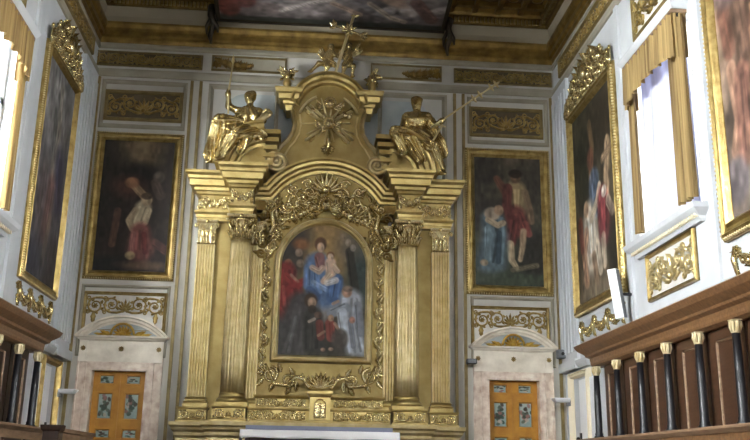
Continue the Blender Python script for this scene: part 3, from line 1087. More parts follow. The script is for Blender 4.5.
def surround(x, label):
    t = thing('door_surround', label, 'door surround', (x, 0, FL))
    for sg in (-1, 1):
        m = MB()
        a, b = sorted((sg * 0.46, sg * 0.57))
        m.box(a, b, -0.07, 0, 0, 2.57)
        a, b = sorted((sg * 0.57, sg * 0.72))
        m.box(a, b, -0.045, 0, 0, 2.78)
        a, b = sorted((sg * 0.455, sg * 0.485))
        m.box(a, b, -0.09, 0.1, 0, 2.57)
        a, b = sorted((sg * 0.56, sg * 0.585))
        m.box(a, b, -0.085, 0, 0, 2.70)
        a, b = sorted((sg * 0.70, sg * 0.73))
        m.box(a, b, -0.07, 0, 0, 2.78)
        m.build('jamb', 'marble', t)
    m = MB()
    m.box(-0.57, 0.57, -0.07, 0, 2.57, 2.70)
    m.box(-0.485, 0.485, -0.09, 0.1, 2.555, 2.585)
    m.box(-0.585, 0.585, -0.085, 0, 2.675, 2.70)
    m.build('lintel', 'marble', t)
    m = MB()
    m.box(-0.70, 0.70, -0.06, 0, 2.78, 3.07)
    m.box(-0.72, 0.72, -0.08, 0, 2.70, 2.79)
    m.box(-0.72, -0.58, -0.08, 0, 2.79, 3.07)
    m.box(0.58, 0.72, -0.08, 0, 2.79, 3.07)
    fz = m.build('frieze', 'marble_pale', t)
    m = MB()
    for xx in (-0.65, 0, 0.65):
        for k in range(8):
            m.leaf(xx, 2.93, k * PI / 4, 0.055, 0.035, -0.075, 0.02, 4, False)
        m.ell((xx, -0.09, 2.93), 0.018, 6, 4)
    m.build('rosettes', 'dull_gold', fz)
    m = MB().rlathe(-0.72, 0.72, -0.08, 0, [(3.07, 0), (3.09, 0.03), (3.11, 0.04), (3.12, 0.08), (3.15, 0.09)])
    m.build('cornice', 'marble_pale', t)
    # segmental hood: rise 0.36 over a half chord of 0.80
    r = (0.80 ** 2 + 0.36 ** 2) / (2 * 0.36)
    cz = 3.15 + 0.36 - r
    a = math.asin(0.80 / r)
    path = arc(0, cz, r, PI / 2 + a, PI / 2 - a, 20)
    m = MB().sweep(path, [(0, 0), (0, 0.17), (-0.03, 0.17), (-0.045, 0.13), (-0.085, 0.12), (-0.10, 0.09), (-0.13, 0.08), (-0.13, 0)])
    m.build('hood', 'marble_pale', t)
    r2_ = r - 0.1
    poly = arc(0, cz, r2_, PI / 2 + a * 0.93, PI / 2 - a * 0.93, 16)
    m = MB().prism([(q[0], max(3.15, q[1])) for q in poly], -0.05, 0)
    m.build('tympanum', 'panel_blue', t)
    m = MB()
    for k in range(9):
        an = PI * k / 8
        m.leaf(0, 3.17, an, 0.19, 0.075, -0.05, 0.07, 6, False)
    m.ell((0, -0.09, 3.19), (0.06, 0.04, 0.05))
    m.tube([(0.2 * math.cos(q), -0.10, 3.17 + 0.2 * math.sin(q)) for q in np.linspace(0, PI, 13)], 0.022)
    for sg in (-1, 1):
        m.leaf(sg * 0.2, 3.17, PI / 2 - sg * 1.2, 0.24, 0.09, -0.05, 0.04)
        m.leaf(sg * 0.28, 3.17, PI / 2 - sg * 1.45, 0.26, 0.06, -0.05, 0.03)
    m.build('shell', 'shell', t)
    return t


ochre_door('door_1', -DX, 40)
ochre_door('door_2', DX, 70)
surround(-DX, 'pinkish veined marble door surround with shell hood, around the left ochre door')
surround(DX, 'pinkish veined marble door surround with shell hood, around the right ochre door')
struct('wall_behind_doors', MB().box(-4.2, 4.2, 0.3, 0.35, 0, 3.3), 'wood_dark')


def jib_door(name, wall, fmat):
    loc, rz = on(wall, -0.95, FL)
    d = bpy.data.objects.new(name, None)
    COL.objects.link(d)
    d.location = loc
    d.rotation_euler = (0, 0, rz)
    d['kind'] = 'structure'
    MB().box(-0.44, 0.44, -0.04, 0, 0, 2.5).build('door_panel', 'white_paint', d)
    k = 0.11 / 0.15
    MB().sweep([(-0.55, 0), (-0.55, 2.66), (0.55, 2.66), (0.55, 0)], [(a * k, h * 1.3) for a, h in FRAME_PROF]).build('door_frame', fmat, d)
    MB().rlathe(-0.55, 0.55, -0.06, 0, [(2.70, 0), (2.74, 0.03), (2.78, 0.05), (2.82, 0.06)]).build('door_cornice', 'plaster_side', d)
    m = MB().box(-0.03, 0.03, -0.065, -0.04, 1.42, 1.62)
    m.ell((0, -0.1, 1.52), 0.035)
    m.build('door_handle', 'metal_black', d)
    d.children[-1].location = ((0.40 if wall == 'R' else -0.40), 0, 0)


jib_door('door_3', 'R', 'cream_paint')
jib_door('door_4', 'L', 'dull_gold')


# ------------------------------------------------------------------ windows, sills, curtains
def window(n, wall, yc, full):
    loc, rz = on(wall, yc, W_Z0)
    w, h = 2.04, W_Z1 - W_Z0
    d = bpy.data.objects.new('window_%d' % n, None)
    COL.objects.link(d)
    d.location = loc
    d.rotation_euler = (0, 0, rz)
    d['kind'] = 'structure'
    m = MB()
    for x in (-w / 2 + 0.05, 0, w / 2 - 0.05):
        m.box(x - 0.05, x + 0.05, 0.2, 0.27, 0, h)
    for z in (0.05, h * 0.62, h - 0.05):
        m.box(-w / 2, w / 2, 0.2, 0.27, z - 0.05, z + 0.05)
    for x in (-w / 4, w / 4):
        m.box(x - 0.015, x + 0.015, 0.22, 0.25, 0, h)
    for z in (h * 0.2, h * 0.41, h * 0.81):
        m.box(-w / 2, w / 2, 0.22, 0.25, z - 0.015, z + 0.015)
    m.build('window_frame', 'white_paint', d)
    MB().box(-w / 2, w / 2, 0.233, 0.237, 0, h).build('pane', 'glass', d)
    if full:
        m = MB().rlathe(-1.05, 1.05, -0.06, 0, [(-0.20, 0), (-0.17, 0.02), (-0.14, 0.03), (-0.09, 0.10), (-0.06, 0.13), (0.0, 0.15)])
        sl = m.build('sill', 'plaster_side', d)
        m = MB()
        x = -1.06
        while x < 1.07:
            m.box(x - 0.018, x + 0.018, -0.135, -0.08, -0.15, -0.09)
            x += 0.07
        m.build('dentils', 'cream_paint', sl)
    return d


def folds(w, z0, z1, y, amp, n, hem=None, seed=1, gather=0.0):
    """a hanging cloth with vertical folds, closed as a thin sheet of real thickness"""
    rnd = random.Random(seed)
    m = MB()
    nx, nz = n * 8, 10
    ph = [rnd.random() * 6 for _ in range(4)]
    for th in (0, 0.012):
        vs = []
        for j in range(nz + 1):
            s = j / nz
            for i in range(nx + 1):
                q = i / nx
                x = -w / 2 + w * q
                zb = z0 if hem is None else hem(q)
                z = z1 + (zb - z1) * s
                a = amp * (0.55 + 0.6 * s)
                yy = y - a * math.sin(2 * PI * n * q + 0.6 * math.sin(5 * q + ph[0])) - a * 0.4 * math.sin(2 * PI * n * 0.53 * q + ph[1]) - th
                vs.append((x * (1 + gather * s), yy, z))
        fs = []
        for j in range(nz):
            for i in range(nx):
                o = j * (nx + 1) + i
                fs.append((o, o + 1, o + nx + 2, o + nx + 1))
        m.add(vs, fs, True)
    return m


def dress(wall, side):
    """pelmet, two drapes and a sheer at a window"""
    z0 = W_Z0
    loc, rz = on(wall, -5.13, 7.22)
    o = thing('curtain_pelmet', 'ochre gathered curtain pelmet with scalloped hem over the %s window' % side, 'pelmet', loc, rz)
    hem = lambda q: -0.44 - 0.09 * abs(math.sin(PI * 6 * q)) - 0.12 * (abs(q - 0.5) * 2) ** 2
    fr = folds(1.76, -0.5, 0.0, -0.20, 0.03, 12, hem, 3)
    fr.build('front_valance', 'curtain', o)
    for sg in (-1, 1):
        q = folds(0.20, -0.64, 0.0, 0, 0.018, 3, None, 5)
        q.v = [(sg * 0.88 + b, -0.105 + a * sg, c) for a, b, c in q.v]
        q.build('side_valance', 'curtain', o)
    m = MB().box(-0.90, 0.90, -0.21, 0, -0.02, 0.03)
    m.build('pelmet_board', 'wood_pale', o)
    m = MB().rlathe(-0.92, 0.92, -0.20, 0, [(0.03, 0), (0.05, 0.02), (0.10, 0.05), (0.13, 0.06)])
    m.build('pelmet_cornice', 'plaster_side', o)
    for far in (True, False):
        wd = 0.22 if far else 0.46
        yc = -4.20 - wd / 2 if far else -6.09 + wd / 2
        loc, rz = on(wall, yc, 4.72)
        c = thing('curtain', 'ochre curtain drawn to the %s side of the %s window' % ('far' if far else 'near', side), 'curtain', loc, rz)
        folds(wd, 0.0, 2.42, -0.11, 0.04, 2 if far else 4, None, 9 if far else 12).build('drape', 'curtain', c)
        for i in range(3):
            x = -wd / 2 + wd * (i + 0.5) / 3
            MB().tube([(x, -0.12, 2.42), (x, -0.13, 2.45), (x, -0.12, 2.47)], 0.012).build('hook', 'metal_black', c)
    if wall == 'L':
        return
    loc, rz = on(wall, -5.02, 4.66)
    c = folds(1.5, 0.0, 2.5, 0.06, 0.05, 4, None, 21).build('sheer_curtain', 'sheer')
    c.location, c.rotation_euler = loc, (0, 0, rz)
    tag(c, 'white sheer curtain hanging in soft folds at the %s window' % side, 'curtain')


k = 0
for wall, side in (('R', 'right'), ('L', 'left')):
    for i, (a, b) in enumerate(WIN):
        k += 1
        window(k, wall, (a + b) / 2, i == 0)
    dress(wall, side)


# tall window added in the unseen entrance wall for frontal light on the altar
d = bpy.data.objects.new('window_9', None)
COL.objects.link(d)
d.location = (0, Y1, 4.6)
d.rotation_euler = (0, 0, PI)
d['kind'] = 'structure'
m = MB()
for x in (-1.95, -0.98, 0, 0.98, 1.95):
    m.box(x - 0.05, x + 0.05, 0.15, 0.22, 0, 4)
for z in (0.05, 1.3, 2.6, 3.95):
    m.box(-2, 2, 0.15, 0.22, z - 0.05, z + 0.05)
m.build('window_frame', 'white_paint', d)
MB().box(-2, 2, 0.183, 0.187, 0, 4).build('pane', 'glass', d)

# ------------------------------------------------------------------ choir stalls
def stall(wall, label):
    sgn = 1 if wall == 'R' else -1
    yA, yB = -2.25, -9.25            # far and near end
    L = yA - yB
    loc, rz = on(wall, (yA + yB) / 2, FL, 0.025)
    t = thing('choir_stall', label, 'choir stall', loc, rz)
    far = -1 if wall == 'R' else 1   # local x direction of the far end
    h = L / 2
    zt = 3.40 - FL
    prof = [(zt - 0.36, -0.02), (zt - 0.33, 0.03), (zt - 0.30, 0.04), (zt - 0.27, 0.04), (zt - 0.22, 0.05), (zt - 0.19, 0.10), (zt - 0.16, 0.11), (zt - 0.09, 0.20), (zt - 0.06, 0.22), (zt - 0.02, 0.24), (zt, 0.22)]
    MB().rlathe(-h + 0.2, h - 0.2, -0.24, 0, prof).build('cornice', 'wood_h', t)
    zl = 1.97 - FL
    ys = [-2.66 - 0.9 * k for k in range(8)]
    xs = [(yy - (yA + yB) / 2) * (1 if wall == 'L' else -1) for yy in ys]
    for i in range(7):
        a, b = sorted((xs[i], xs[i + 1]))
        m = MB()
        m.box(a, b, -0.15, 0, zl, zt - 0.34)
        m.box(a + 0.05, a + 0.19, -0.164, -0.15, zl, zt - 0.36)
        m.box(b - 0.19, b - 0.05, -0.164, -0.15, zl, zt - 0.36)
        m.box(a + 0.19, b - 0.19, -0.164, -0.15, zt - 0.48, zt - 0.36)
        m.box(a + 0.30, b - 0.30, -0.158, -0.15, zl + 0.05, zt - 0.60)
        pn = m.build('back_panel', 'wood_dark' if wall == 'L' else 'wood', t)
        MB().sweep(rect(a + 0.20, b - 0.20, zl + 0.02, zt - 0.49), [(0, 0.15), (0, 0.174), (-0.008, 0.176), (-0.014, 0.165), (-0.016, 0.15)], True).build('inner_moulding', 'wood_pale', pn)  # paler wood stands in for light caught on the moulding edge
    zk = zt + 0.06
    for x in xs:
        m = MB().lathe([(0.075, zl), (0.075, zl + 0.03), (0.058, zl + 0.05), (0.062, zl + 0.07), (0.052, zl + 0.09), (0.050, zl + 0.5), (0.043, zk - 0.56)], 16, (x, -0.28))
        cl = m.build('colonnette', 'black', t)
        m = MB().lathe([(0.043, zk - 0.56), (0.052, zk - 0.55), (0.044, zk - 0.54), (0.05, zk - 0.50), (0.054, zk - 0.45), (0.052, zk - 0.42)], 12, (x, -0.28))
        for q in range(8):
            a = q * PI / 4
            m.tube([(x + 0.044 * math.cos(a), -0.28 + 0.044 * math.sin(a), zk - 0.54), (x + 0.058 * math.cos(a), -0.28 + 0.058 * math.sin(a), zk - 0.49), (x + 0.056 * math.cos(a), -0.28 + 0.056 * math.sin(a), zk - 0.45), (x + 0.066 * math.cos(a), -0.28 + 0.066 * math.sin(a), zk - 0.44)], [0.010, 0.016, 0.013, 0.007])
        m.box(x - 0.054, x + 0.054, -0.334, -0.226, zk - 0.43, zk - 0.42)
        m.build('capital', 'gold_pale', cl)
    MB().rlathe(-h + 0.05, h, -0.46, 0, [(zl - 0.07, 0), (zl - 0.05, 0.02), (zl - 0.03, 0.04), (zl, 0.04)]).build('ledge', 'wood_pale', t)
    m = MB().box(-h + 0.05, h, -0.44, 0, 0, zl - 0.07)
    m.build('parapet', 'wood_pale' if wall == 'L' else 'wood_h', t)
    for i in range(7):
        a, b = sorted((xs[i], xs[i + 1]))
        m = MB().sweep(rect(a + 0.1, b - 0.1, 0.2, zl - 0.18), [(0, 0.44), (0, 0.47), (-0.03, 0.46), (-0.05, 0.44)], True)
        m.build('parapet_moulding', 'wood_dark', t)
    return t


stall('R', 'walnut choir stall with slim black colonnettes along the right wall')
stall('L', 'dark choir stall with slim black colonnettes along the left wall')

# front desk of the left stalls: dark end post and a low panel
t = thing('choir_desk', 'low brown choir desk with a dark end post at bottom left', 'choir desk', (-3.45, -3.0, FL))
pr = P(56, 424, -4.0)
MB().rlathe(-0.10, 0.10, -1.12, -0.92, [(0, 0), (1.38, 0), (1.40, 0.02), (1.44, 0.03), (1.46, 0.03)]).build('end_post', 'wood_dark', t)
m = MB().box(-0.04, 0.04, -0.92, 1.1, 0, 1.38)
m.box(-0.07, 0.07, -0.92, 1.12, 1.38, 1.43)
m.build('desk_panel', 'wood_pale', t)
m = MB()
for y in (-0.5, 0.2, 0.85):
    m.box(0.04, 0.055, y - 0.25, y + 0.25, 0.2, 1.25)
m.build('raised_fields', 'wood', t)

# ------------------------------------------------------------------ the gilded altarpiece
A = thing('altarpiece', 'towering gilded altarpiece with fluted columns and broken pediment against the back wall', 'altarpiece', (0, -0.025, FL))
AR = (0, 0, FL)


def pa(m, name, material='gold', parent=None):
    return m.build(name, material, parent or A, rel=AR)


BASE = [(FL, 0.07), (FL + 0.16, 0.07), (FL + 0.22, 0.02), (1.93, 0.0), (1.97, 0.03), (2.02, 0.035), (2.06, 0.07), (2.10, 0.08), (2.13, 0.11), (2.19, 0.115)]
m = MB().rlathe(-2.38, 2.38, -0.50, 0, BASE)
m.rlathe(-1.82, 1.82, -0.95, -0.2, BASE)
pa(m, 'pedestal', 'gold_light')
DADO = [(2.19, 0.03), (2.22, 0.03), (2.235, 0.0), (2.40, 0.0), (2.415, 0.025), (2.44, 0.03)]
for sg in (-1, 1):
    a, b = sorted((sg * 1.90, sg * 2.37))
    m = MB().rlathe(a, b, -0.47, 0, DADO)
    d = pa(m, 'dado')
    pa(MB().rinceau(a + 0.02, b - 0.02, 2.245, 2.395, -0.47, 1, 0.014), 'carving', 'gold_carved', d)
    a, b = sorted((sg * 1.22, sg * 1.76))
    m = MB().rlathe(a, b, -0.98, 0, DADO)
    d = pa(m, 'dado')
    pa(MB().rinceau(a + 0.02, b - 0.02, 2.245, 2.395, -0.98, 1, 0.016), 'carving', 'gold_carved', d)
m = MB().rlathe(-1.20, 1.20, -0.66, 0, DADO)
d = pa(m, 'dado')
for sg in (-1, 1):
    a, b = sorted((sg * 0.24, sg * 1.19))
    pa(MB().rinceau(a, b, 2.245, 2.395, -0.66, 3, 0.016), 'carving', 'gold_carved', d)
m = MB().rlathe(-1.08, 1.08, -0.56, 0, [(2.44, 0.02), (2.46, 0.02), (2.47, 0), (2.60, 0), (2.615, 0.02), (2.64, 0.035), (2.66, 0.04)])
d = pa(m, 'predella')
for sg in (-1, 1):
    a, b = sorted((sg * 0.24, sg * 1.06))
    pa(MB().rinceau(a, b, 2.475, 2.60, -0.56, 3, 0.015), 'carving', 'gold_carved', d)

# back slab and central field
for sg in (-1, 1):
    pa(MB().box(*sorted((sg * 2.26, sg * 1.10)), -0.30, 0, 2.2, 5.75), 'back_slab', 'gold_field')
pa(MB().box(-1.14, 1.14, -0.38, 0, 2.6, 6.4), 'central_field', 'gold_field')


def fluted(xc, hw, y0, y1, nf):
    """plan of a pilaster with rounded flutes"""
    pl = [(xc + hw, y1), (xc - hw, y1), (xc - hw, y0)]
    st = 2 * hw * 0.92 / nf
    for i in range(nf):
        a = xc - hw * 0.92 + st * i
        g = st * 0.72
        for q in range(5):
            th = PI * q / 4
            pl.append((a + st * 0.14 + g * (1 - math.cos(th)) / 2, y0 + 0.04 * math.sin(th)))
    pl.append((xc + hw, y0))
    return pl


def capital(m, cx, cy, r, z0, z1, front_only=False, dy=0.0):
    H = z1 - z0
    m.lathe([(r * 1.02, z0), (r * 1.10, z0 + 0.015), (r * 1.0, z0 + 0.03), (r * 0.98, z0 + H * 0.5), (r * 1.12, z0 + H * 0.8), (r * 1.3, z1 - H * 0.14)], 20, (cx, cy))
    for row, (zb, hh, nn, off) in enumerate(((0.03, 0.40, 8, 0), (0.10, 0.62, 8, PI / 8))):
        for q in range(nn):
            a = off + q * 2 * PI / nn
            ca, sa = math.cos(a), math.sin(a)
            pts, rs = [], []
            for s, ro, rr in ((0, 1.02, 0.10), (0.4, 1.08, 0.17), (0.75, 1.2, 0.19), (0.95, 1.42, 0.15), (0.88, 1.56, 0.08)):
                pts.append((cx + r * ro * ca, cy + r * ro * sa, z0 + H * (zb + hh * s)))
                rs.append(r * rr)
            m.tube(pts, rs, 6)
            for w_ in (-1, 1):
                a2 = a + w_ * 0.22
                m.tube([(cx + r * 1.05 * math.cos(a2), cy + r * 1.05 * math.sin(a2), z0 + H * zb), (cx + r * 1.13 * math.cos(a2), cy + r * 1.13 * math.sin(a2), z0 + H * (zb + hh * 0.5)), (cx + r * 1.3 * math.cos(a2), cy + r * 1.3 * math.sin(a2), z0 + H * (zb + hh * 0.72))], [r * 0.08, r * 0.11, r * 0.05], 5)
    for q in range(4):
        a = PI / 4 + q * PI / 2
        ca, sa = math.cos(a), math.sin(a)
        c = Vector((cx + r * 1.62 * ca, cy + r * 1.62 * sa, z1 - H * 0.22))
        pts = [(cx + r * 1.0 * ca, cy + r * 1.0 * sa, z0 + H * 0.5)]
        for s in range(14):
            t = -0.6 + s * 0.62
            rr = r * 0.30 * (1 - s / 15)
            k = math.sin(t) * rr
            pts.append((c.x - ca * rr * math.cos(t), c.y - sa * rr * math.cos(t), c.z + k))
        m.tube(pts, [r * 0.09] * 5 + [r * 0.075] * 10, 6)
        m.ell(tuple(c), r * 0.12, 8, 6)
    m.rlathe(cx - r * 1.42, cx + r * 1.42, cy - r * 1.42, cy + r * 1.42, [(z1 - H * 0.12, 0), (z1 - H * 0.06, 0.012), (z1, 0.018)])
    for q in range(4):
        a = q * PI / 2
        m.ell((cx + r * 1.5 * math.cos(a), cy + r * 1.5 * math.sin(a), z1 - H * 0.08), (r * 0.22,) * 3, 8, 6)


def pil_capital(m, cx, y0, hw, z0, z1):
    H = z1 - z0
    m.rlathe(cx - hw, cx + hw, y0, y0 + 0.12, [(z0, 0), (z0 + 0.012, 0.012), (z0 + 0.03, 0), (z0 + H * 0.6, 0.0), (z0 + H * 0.86, 0.035)])
    for row, (zb, hh, nn) in enumerate(((0.05, 0.36, 3), (0.12, 0.55, 2), (0.05, 0.62, 3))):
        for q in range(nn):
            x = cx + hw * 1.7 * ((q + 0.5) / nn - 0.5)
            m.leaf(x, z0 + H * zb, PI / 2, H * hh, hw * 0.62, y0 + 0.005, 0.055 - 0.012 * row)
    for sg in (-1, 1):
        m.scroll(cx + sg * hw * 1.12, z1 - H * 0.24, hw * 0.26, -PI / 2, 1.3, sg, y0 - 0.03, 0.016)
        m.leaf(cx + sg * hw * 0.2, z0 + H * 0.5, PI / 2 - sg * 0.5, H * 0.36, hw * 0.3, y0, 0.04)
    m.rlathe(cx - hw * 1.15, cx + hw * 1.15, y0 - 0.02, y0 + 0.12, [(z1 - H * 0.12, 0), (z1 - H * 0.06, 0.012), (z1, 0.018)])
    m.ell((cx, y0 - 0.05, z1 - H * 0.08), 0.035, 8, 6)


def pil_base(m, xc, hw, y0, z0, z1):
    h = z1 - z0
    m.rlathe(xc - hw, xc + hw, y0, y0 + 0.12, [(z0, 0.05), (z0 + h * 0.35, 0.05), (z0 + h * 0.36, 0.035), (z0 + h * 0.55, 0.045), (z0 + h * 0.62, 0.02), (z0 + h * 0.75, 0.015), (z0 + h * 0.8, 0.03), (z0 + h, 0.0)])


for sg in (-1, 1):
    for xc, hw, nf, y0 in ((2.10, 0.155, 6, -0.42), (1.22, 0.13, 5, -0.44)):
        s = pa(MB().extr(fluted(sg * xc, hw, y0, -0.28, nf), 2.60, 5.30), 'pilaster', 'gold_light')
        m = MB()
        pil_capital(m, sg * xc, y0, hw, 5.28, 5.72)
        pa(m, 'capital', 'gold_carved', s)
        m = MB()
        pil_base(m, sg * xc, hw, y0, 2.44, 2.61)
        pa(m, 'base', 'gold', s)
    cx, cyy = sg * 1.46, -0.75
    m = MB().lathe([(0.200, 2.62, 0.4), (0.203, 3.0, 0.4), (0.203, 3.48, 0.4), (0.203, 3.5, 1.0), (0.197, 3.9, 1.0), (0.186, 4.5, 1), (0.170, 5.2, 1), (0.166, 5.27, 0.6)], 160, (cx, cyy), 20, 0.17)
    s = pa(m, 'column', 'gold_light')
    m = MB()
    capital(m, cx, cyy, 0.168, 5.27, 5.70)
    pa(m, 'capital', 'gold_carved', s)
    m = MB().lathe([(0.20, 2.66), (0.215, 2.65), (0.22, 2.625), (0.215, 2.605), (0.222, 2.60), (0.222, 2.585), (0.24, 2.575), (0.262, 2.55), (0.265, 2.52), (0.25, 2.50)], 32, (cx, cyy))
    m.box(cx - 0.27, cx + 0.27, cyy - 0.24, cyy + 0.35, 2.44, 2.50)
    pa(m, 'base', 'gold', s)

# entablature, breaking forward over the columns
ENT = [(5.71, 0.0), (5.76, 0.0), (5.765, 0.015), (5.82, 0.02), (5.825, 0.03), (5.86, 0.05), (5.885, 0.055), (5.89, 0.0), (6.18, 0.0), (6.20, 0.03), (6.24, 0.045), (6.26, 0.075), (6.31, 0.085), (6.33, 0.15), (6.43, 0.165), (6.45, 0.19), (6.50, 0.20), (6.54, 0.235), (6.59, 0.24)]
for sg in (-1, 1):
    a, b = sorted((sg * 1.60, sg * 2.29))
    c_, d_ = sorted((sg * 1.28, sg * 1.67))
    m = MB().rlathe(a, b, -0.42, 0, ENT).rlathe(c_, d_, -0.92, -0.1, ENT)
    e = pa(m, 'entablature')
    pa(MB().rinceau(min(sg * 1.72, sg * 2.27), max(sg * 1.72, sg * 2.27), 5.91, 6.17, -0.42, 2, 0.024), 'carving', 'gold_carved', e)
    pa(MB().rinceau(c_ + 0.02, d_ - 0.02, 5.91, 6.17, -0.92, 1, 0.024), 'carving', 'gold_carved', e)
# the recessed middle entablature that turns up into the arch
for sg in (-1, 1):
    a, b = sorted((sg * 1.06, sg * 1.30))
    m = MB().rlathe(a, b, -0.42, 0, [(5.95, 0.0), (6.14, 0.0), (6.16, 0.03), (6.2, 0.05), (6.26, 0.08), (6.34, 0.1), (6.38, 0.16)])
    pa(m, 'inner_entablature', 'gold_dark')

# curved cornice over the painting
m = MB().sweep([(-1.34, 6.37)] + arc(0, 5.56, 1.36, PI / 2 + 0.93, PI / 2 - 0.93, 30) + [(1.34, 6.37)],
               [(0, 0), (0, 0.30), (-0.04, 0.30), (-0.06, 0.25), (-0.11, 0.24), (-0.13, 0.16), (-0.17, 0.15), (-0.20, 0.10), (-0.25, 0.09), (-0.25, 0)], y0=-0.38)
pa(m, 'arched_cornice')

# attic body
half = [(0.80, 8.02), (0.70, 7.86), (0.66, 7.66), (0.69, 7.48), (0.78, 7.33), (0.89, 7.22), (0.99, 7.07), (1.08, 6.90), (1.13, 6.72), (1.10, 6.52), (1.02, 6.38)]
top = arc(0, 7.88, 0.72, PI * 0.97, PI * 0.03, 24)
poly = [(-x, z) for x, z in reversed(half)] + top + half
pa(MB().prism(poly, -0.40, -0.06), 'attic', 'gold_field')
m = MB()
EDGE = [(0, 0), (0, 0.05), (-0.03, 0.07), (-0.06, 0.05), (-0.08, 0.02), (-0.09, 0)]
inn = [(x * 0.80, z - 0.03) for x, z in half[1:8]]
for sg in (-1, 1):
    hp = half if sg > 0 else [(-x, z) for x, z in reversed(half)]
    ip = inn if sg > 0 else [(-x, z) for x, z in reversed(inn)]
    m = MB().sweep(hp, EDGE, y0=-0.38)
    m.sweep(ip, [(0, 0), (0, 0.03), (-0.03, 0.03), (-0.04, 0)], y0=-0.38)
    m.scroll(sg * 0.90, 6.80, 0.19, PI / 2, 2.0, -sg, -0.62, 0.055)
    m.lathe([(0.19, 0), (0.19, 0.25)], 20)
    m.v[-40:] = [(sg * 0.90 + x, -0.62 + z, 6.80 + y) for x, y, z in m.v[-40:]]
    pa(m, 'attic_edging', 'gold_light')
# crowning arch and its ears
m = MB().sweep(arc(0, 7.88, 0.745, PI * 0.93, PI * 0.07, 28), [(0, 0), (0, 0.36), (-0.03, 0.36), (-0.05, 0.30), (-0.10, 0.28), (-0.12, 0.20), (-0.16, 0.18), (-0.18, 0.10), (-0.23, 0.08), (-0.23, 0)], y0=-0.30)
pa(m, 'crowning_arch')
for sg in (-1, 1):
    a, b = sorted((sg * 0.70, sg * 0.80))
    m = MB().rlathe(a, b, -0.46, -0.06, [(7.88, 0.0), (7.98, 0.02), (8.0, 0.05), (8.05, 0.06), (8.07, 0.13), (8.16, 0.15), (8.18, 0.19), (8.24, 0.21), (8.27, 0.21)])
    pa(m, 'cornice_ear')

# glory in the attic: rays, cloud heads and leaves
m = MB()
gc = (0.0, -0.40, 7.66)
for k in range(14):
    a = 2 * PI * k / 14 + 0.07
    L = 0.40 + 0.12 * ((k * 5) % 3) / 2
    if math.sin(a) < -0.6:
        L *= 0.8
    m.tube([(gc[0] + 0.10 * math.cos(a), -0.46, gc[2] + 0.10 * math.sin(a)), (gc[0] + L * math.cos(a), -0.45, gc[2] + L * math.sin(a))], [0.024, 0.012], 5)
for x0, z0, x1, z1 in ((-0.42, 7.96, -0.18, 7.72), (-0.36, 8.0, -0.12, 7.76), (0.16, 7.60, 0.46, 7.34), (0.10, 7.54, 0.38, 7.28), (-0.42, 7.30, -0.14, 7.52), (0.42, 7.92, 0.16, 7.76)):
    m.tube([(x0, -0.47, z0), (x1, -0.48, z1)], 0.026, 6)
for q0, q1 in ((0.35, 1.1), (2.0, 2.8)):
    m.tube([(0.57 * math.cos(q), -0.46, 7.66 + 0.57 * math.sin(q)) for q in np.linspace(q0, q1, 12)], 0.026)
g = pa(m, 'glory', 'gold_light')
m = MB()


def cherub(m, x, y, z, r, wing=True):
    m.ell((x, y - r * 0.6, z), (r * 0.9, r * 0.9, r), 12, 9)
    m.ell((x, y - r * 1.45, z - r * 0.1), (r * 0.16, r * 0.16, r * 0.2), 6, 5)
    for s in (-1, 1):
        m.ell((x + s * r * 0.4, y - r * 1.25, z - r * 0.25), (r * 0.3, r * 0.25, r * 0.28), 8, 6)
    for k in range(9):
        a = PI * k / 8
        m.ell((x + r * 0.85 * math.cos(a), y - r * 0.6, z + r * 0.2 + r * 0.8 * math.sin(a)), r * 0.3, 7, 5)
    if wing:
        for s in (-1, 1):
            for k in range(4):
                an = PI / 2 - s * (1.0 + 0.32 * k)
                m.leaf(x + s * r * 0.6, z - r * 0.5, an, r * (2.4 - 0.25 * k), r * 0.7, y + 0.01, r * 0.6, 6, False)


cherub(m, 0.02, -0.44, 8.03, 0.11)
cherub(m, -0.30, -0.42, 7.90, 0.06)
cherub(m, 0.30, -0.42, 7.84, 0.06)
cherub(m, 0.0, -0.46, 7.62, 0.11)
for k in range(7):
    a = 2 * PI * k / 7 + 0.3
    m.leaf(0.0, 7.62, a, 0.26, 0.12, -0.42, 0.09)
for k in range(-3, 4):
    m.leaf(0, 7.22, -PI / 2 + k * 0.4, 0.22 - 0.02 * abs(k), 0.10, -0.40, 0.07)
m.tube([(0, -0.44, 7.45), (0.02, -0.46, 7.3), (0, -0.44, 7.08)], [0.02, 0.05, 0.02])
for sg in (-1, 1):
    m.leaf(sg * 0.25, 7.42, -PI / 2 + sg * 0.6, 0.2, 0.08, -0.40, 0.05)
    m.tube([(sg * 0.45, -0.44, 8.0), (-sg * 0.42, -0.46, 7.32)], 0.018)
pa(m, 'cherub_heads', 'gold_carved', g)

# pediment quadrants above the columns
for sg in (-1, 1):
    a0, a1 = (0.02, PI / 2 * 0.98)
    path = arc(1.12, 6.56, 0.86, PI / 2 * 0.97, 0.03, 16)
    path = [(sg * x, z) for x, z in path]
    if sg < 0:
        path = path[::-1]
    m = MB().sweep(path, [(0, 0), (0, 0.88), (-0.04, 0.88), (-0.055, 0.83), (-0.12, 0.80), (-0.14, 0.72), (-0.21, 0.70), (-0.23, 0.64), (-0.30, 0.62), (-0.33, 0.56), (-0.38, 0.55), (-0.38, 0)], y0=-0.22)
    wedge = [(1.12, 6.58)] + arc(1.12, 6.56, 0.50, 0.04, PI / 2, 10)
    m.prism([(sg * x, z) for x, z in wedge], -0.72, -0.2)
    # stepped returns of the mouldings at the broken inner end
    for k in range(5):
        a, b = sorted((sg * (0.98 - 0.03 * k), sg * 1.16))
        m.box(a, b, -0.70 - 0.05 * k, -0.2, 6.72 + 0.13 * k, 6.80 + 0.13 * k)
    pa(m, 'pediment')

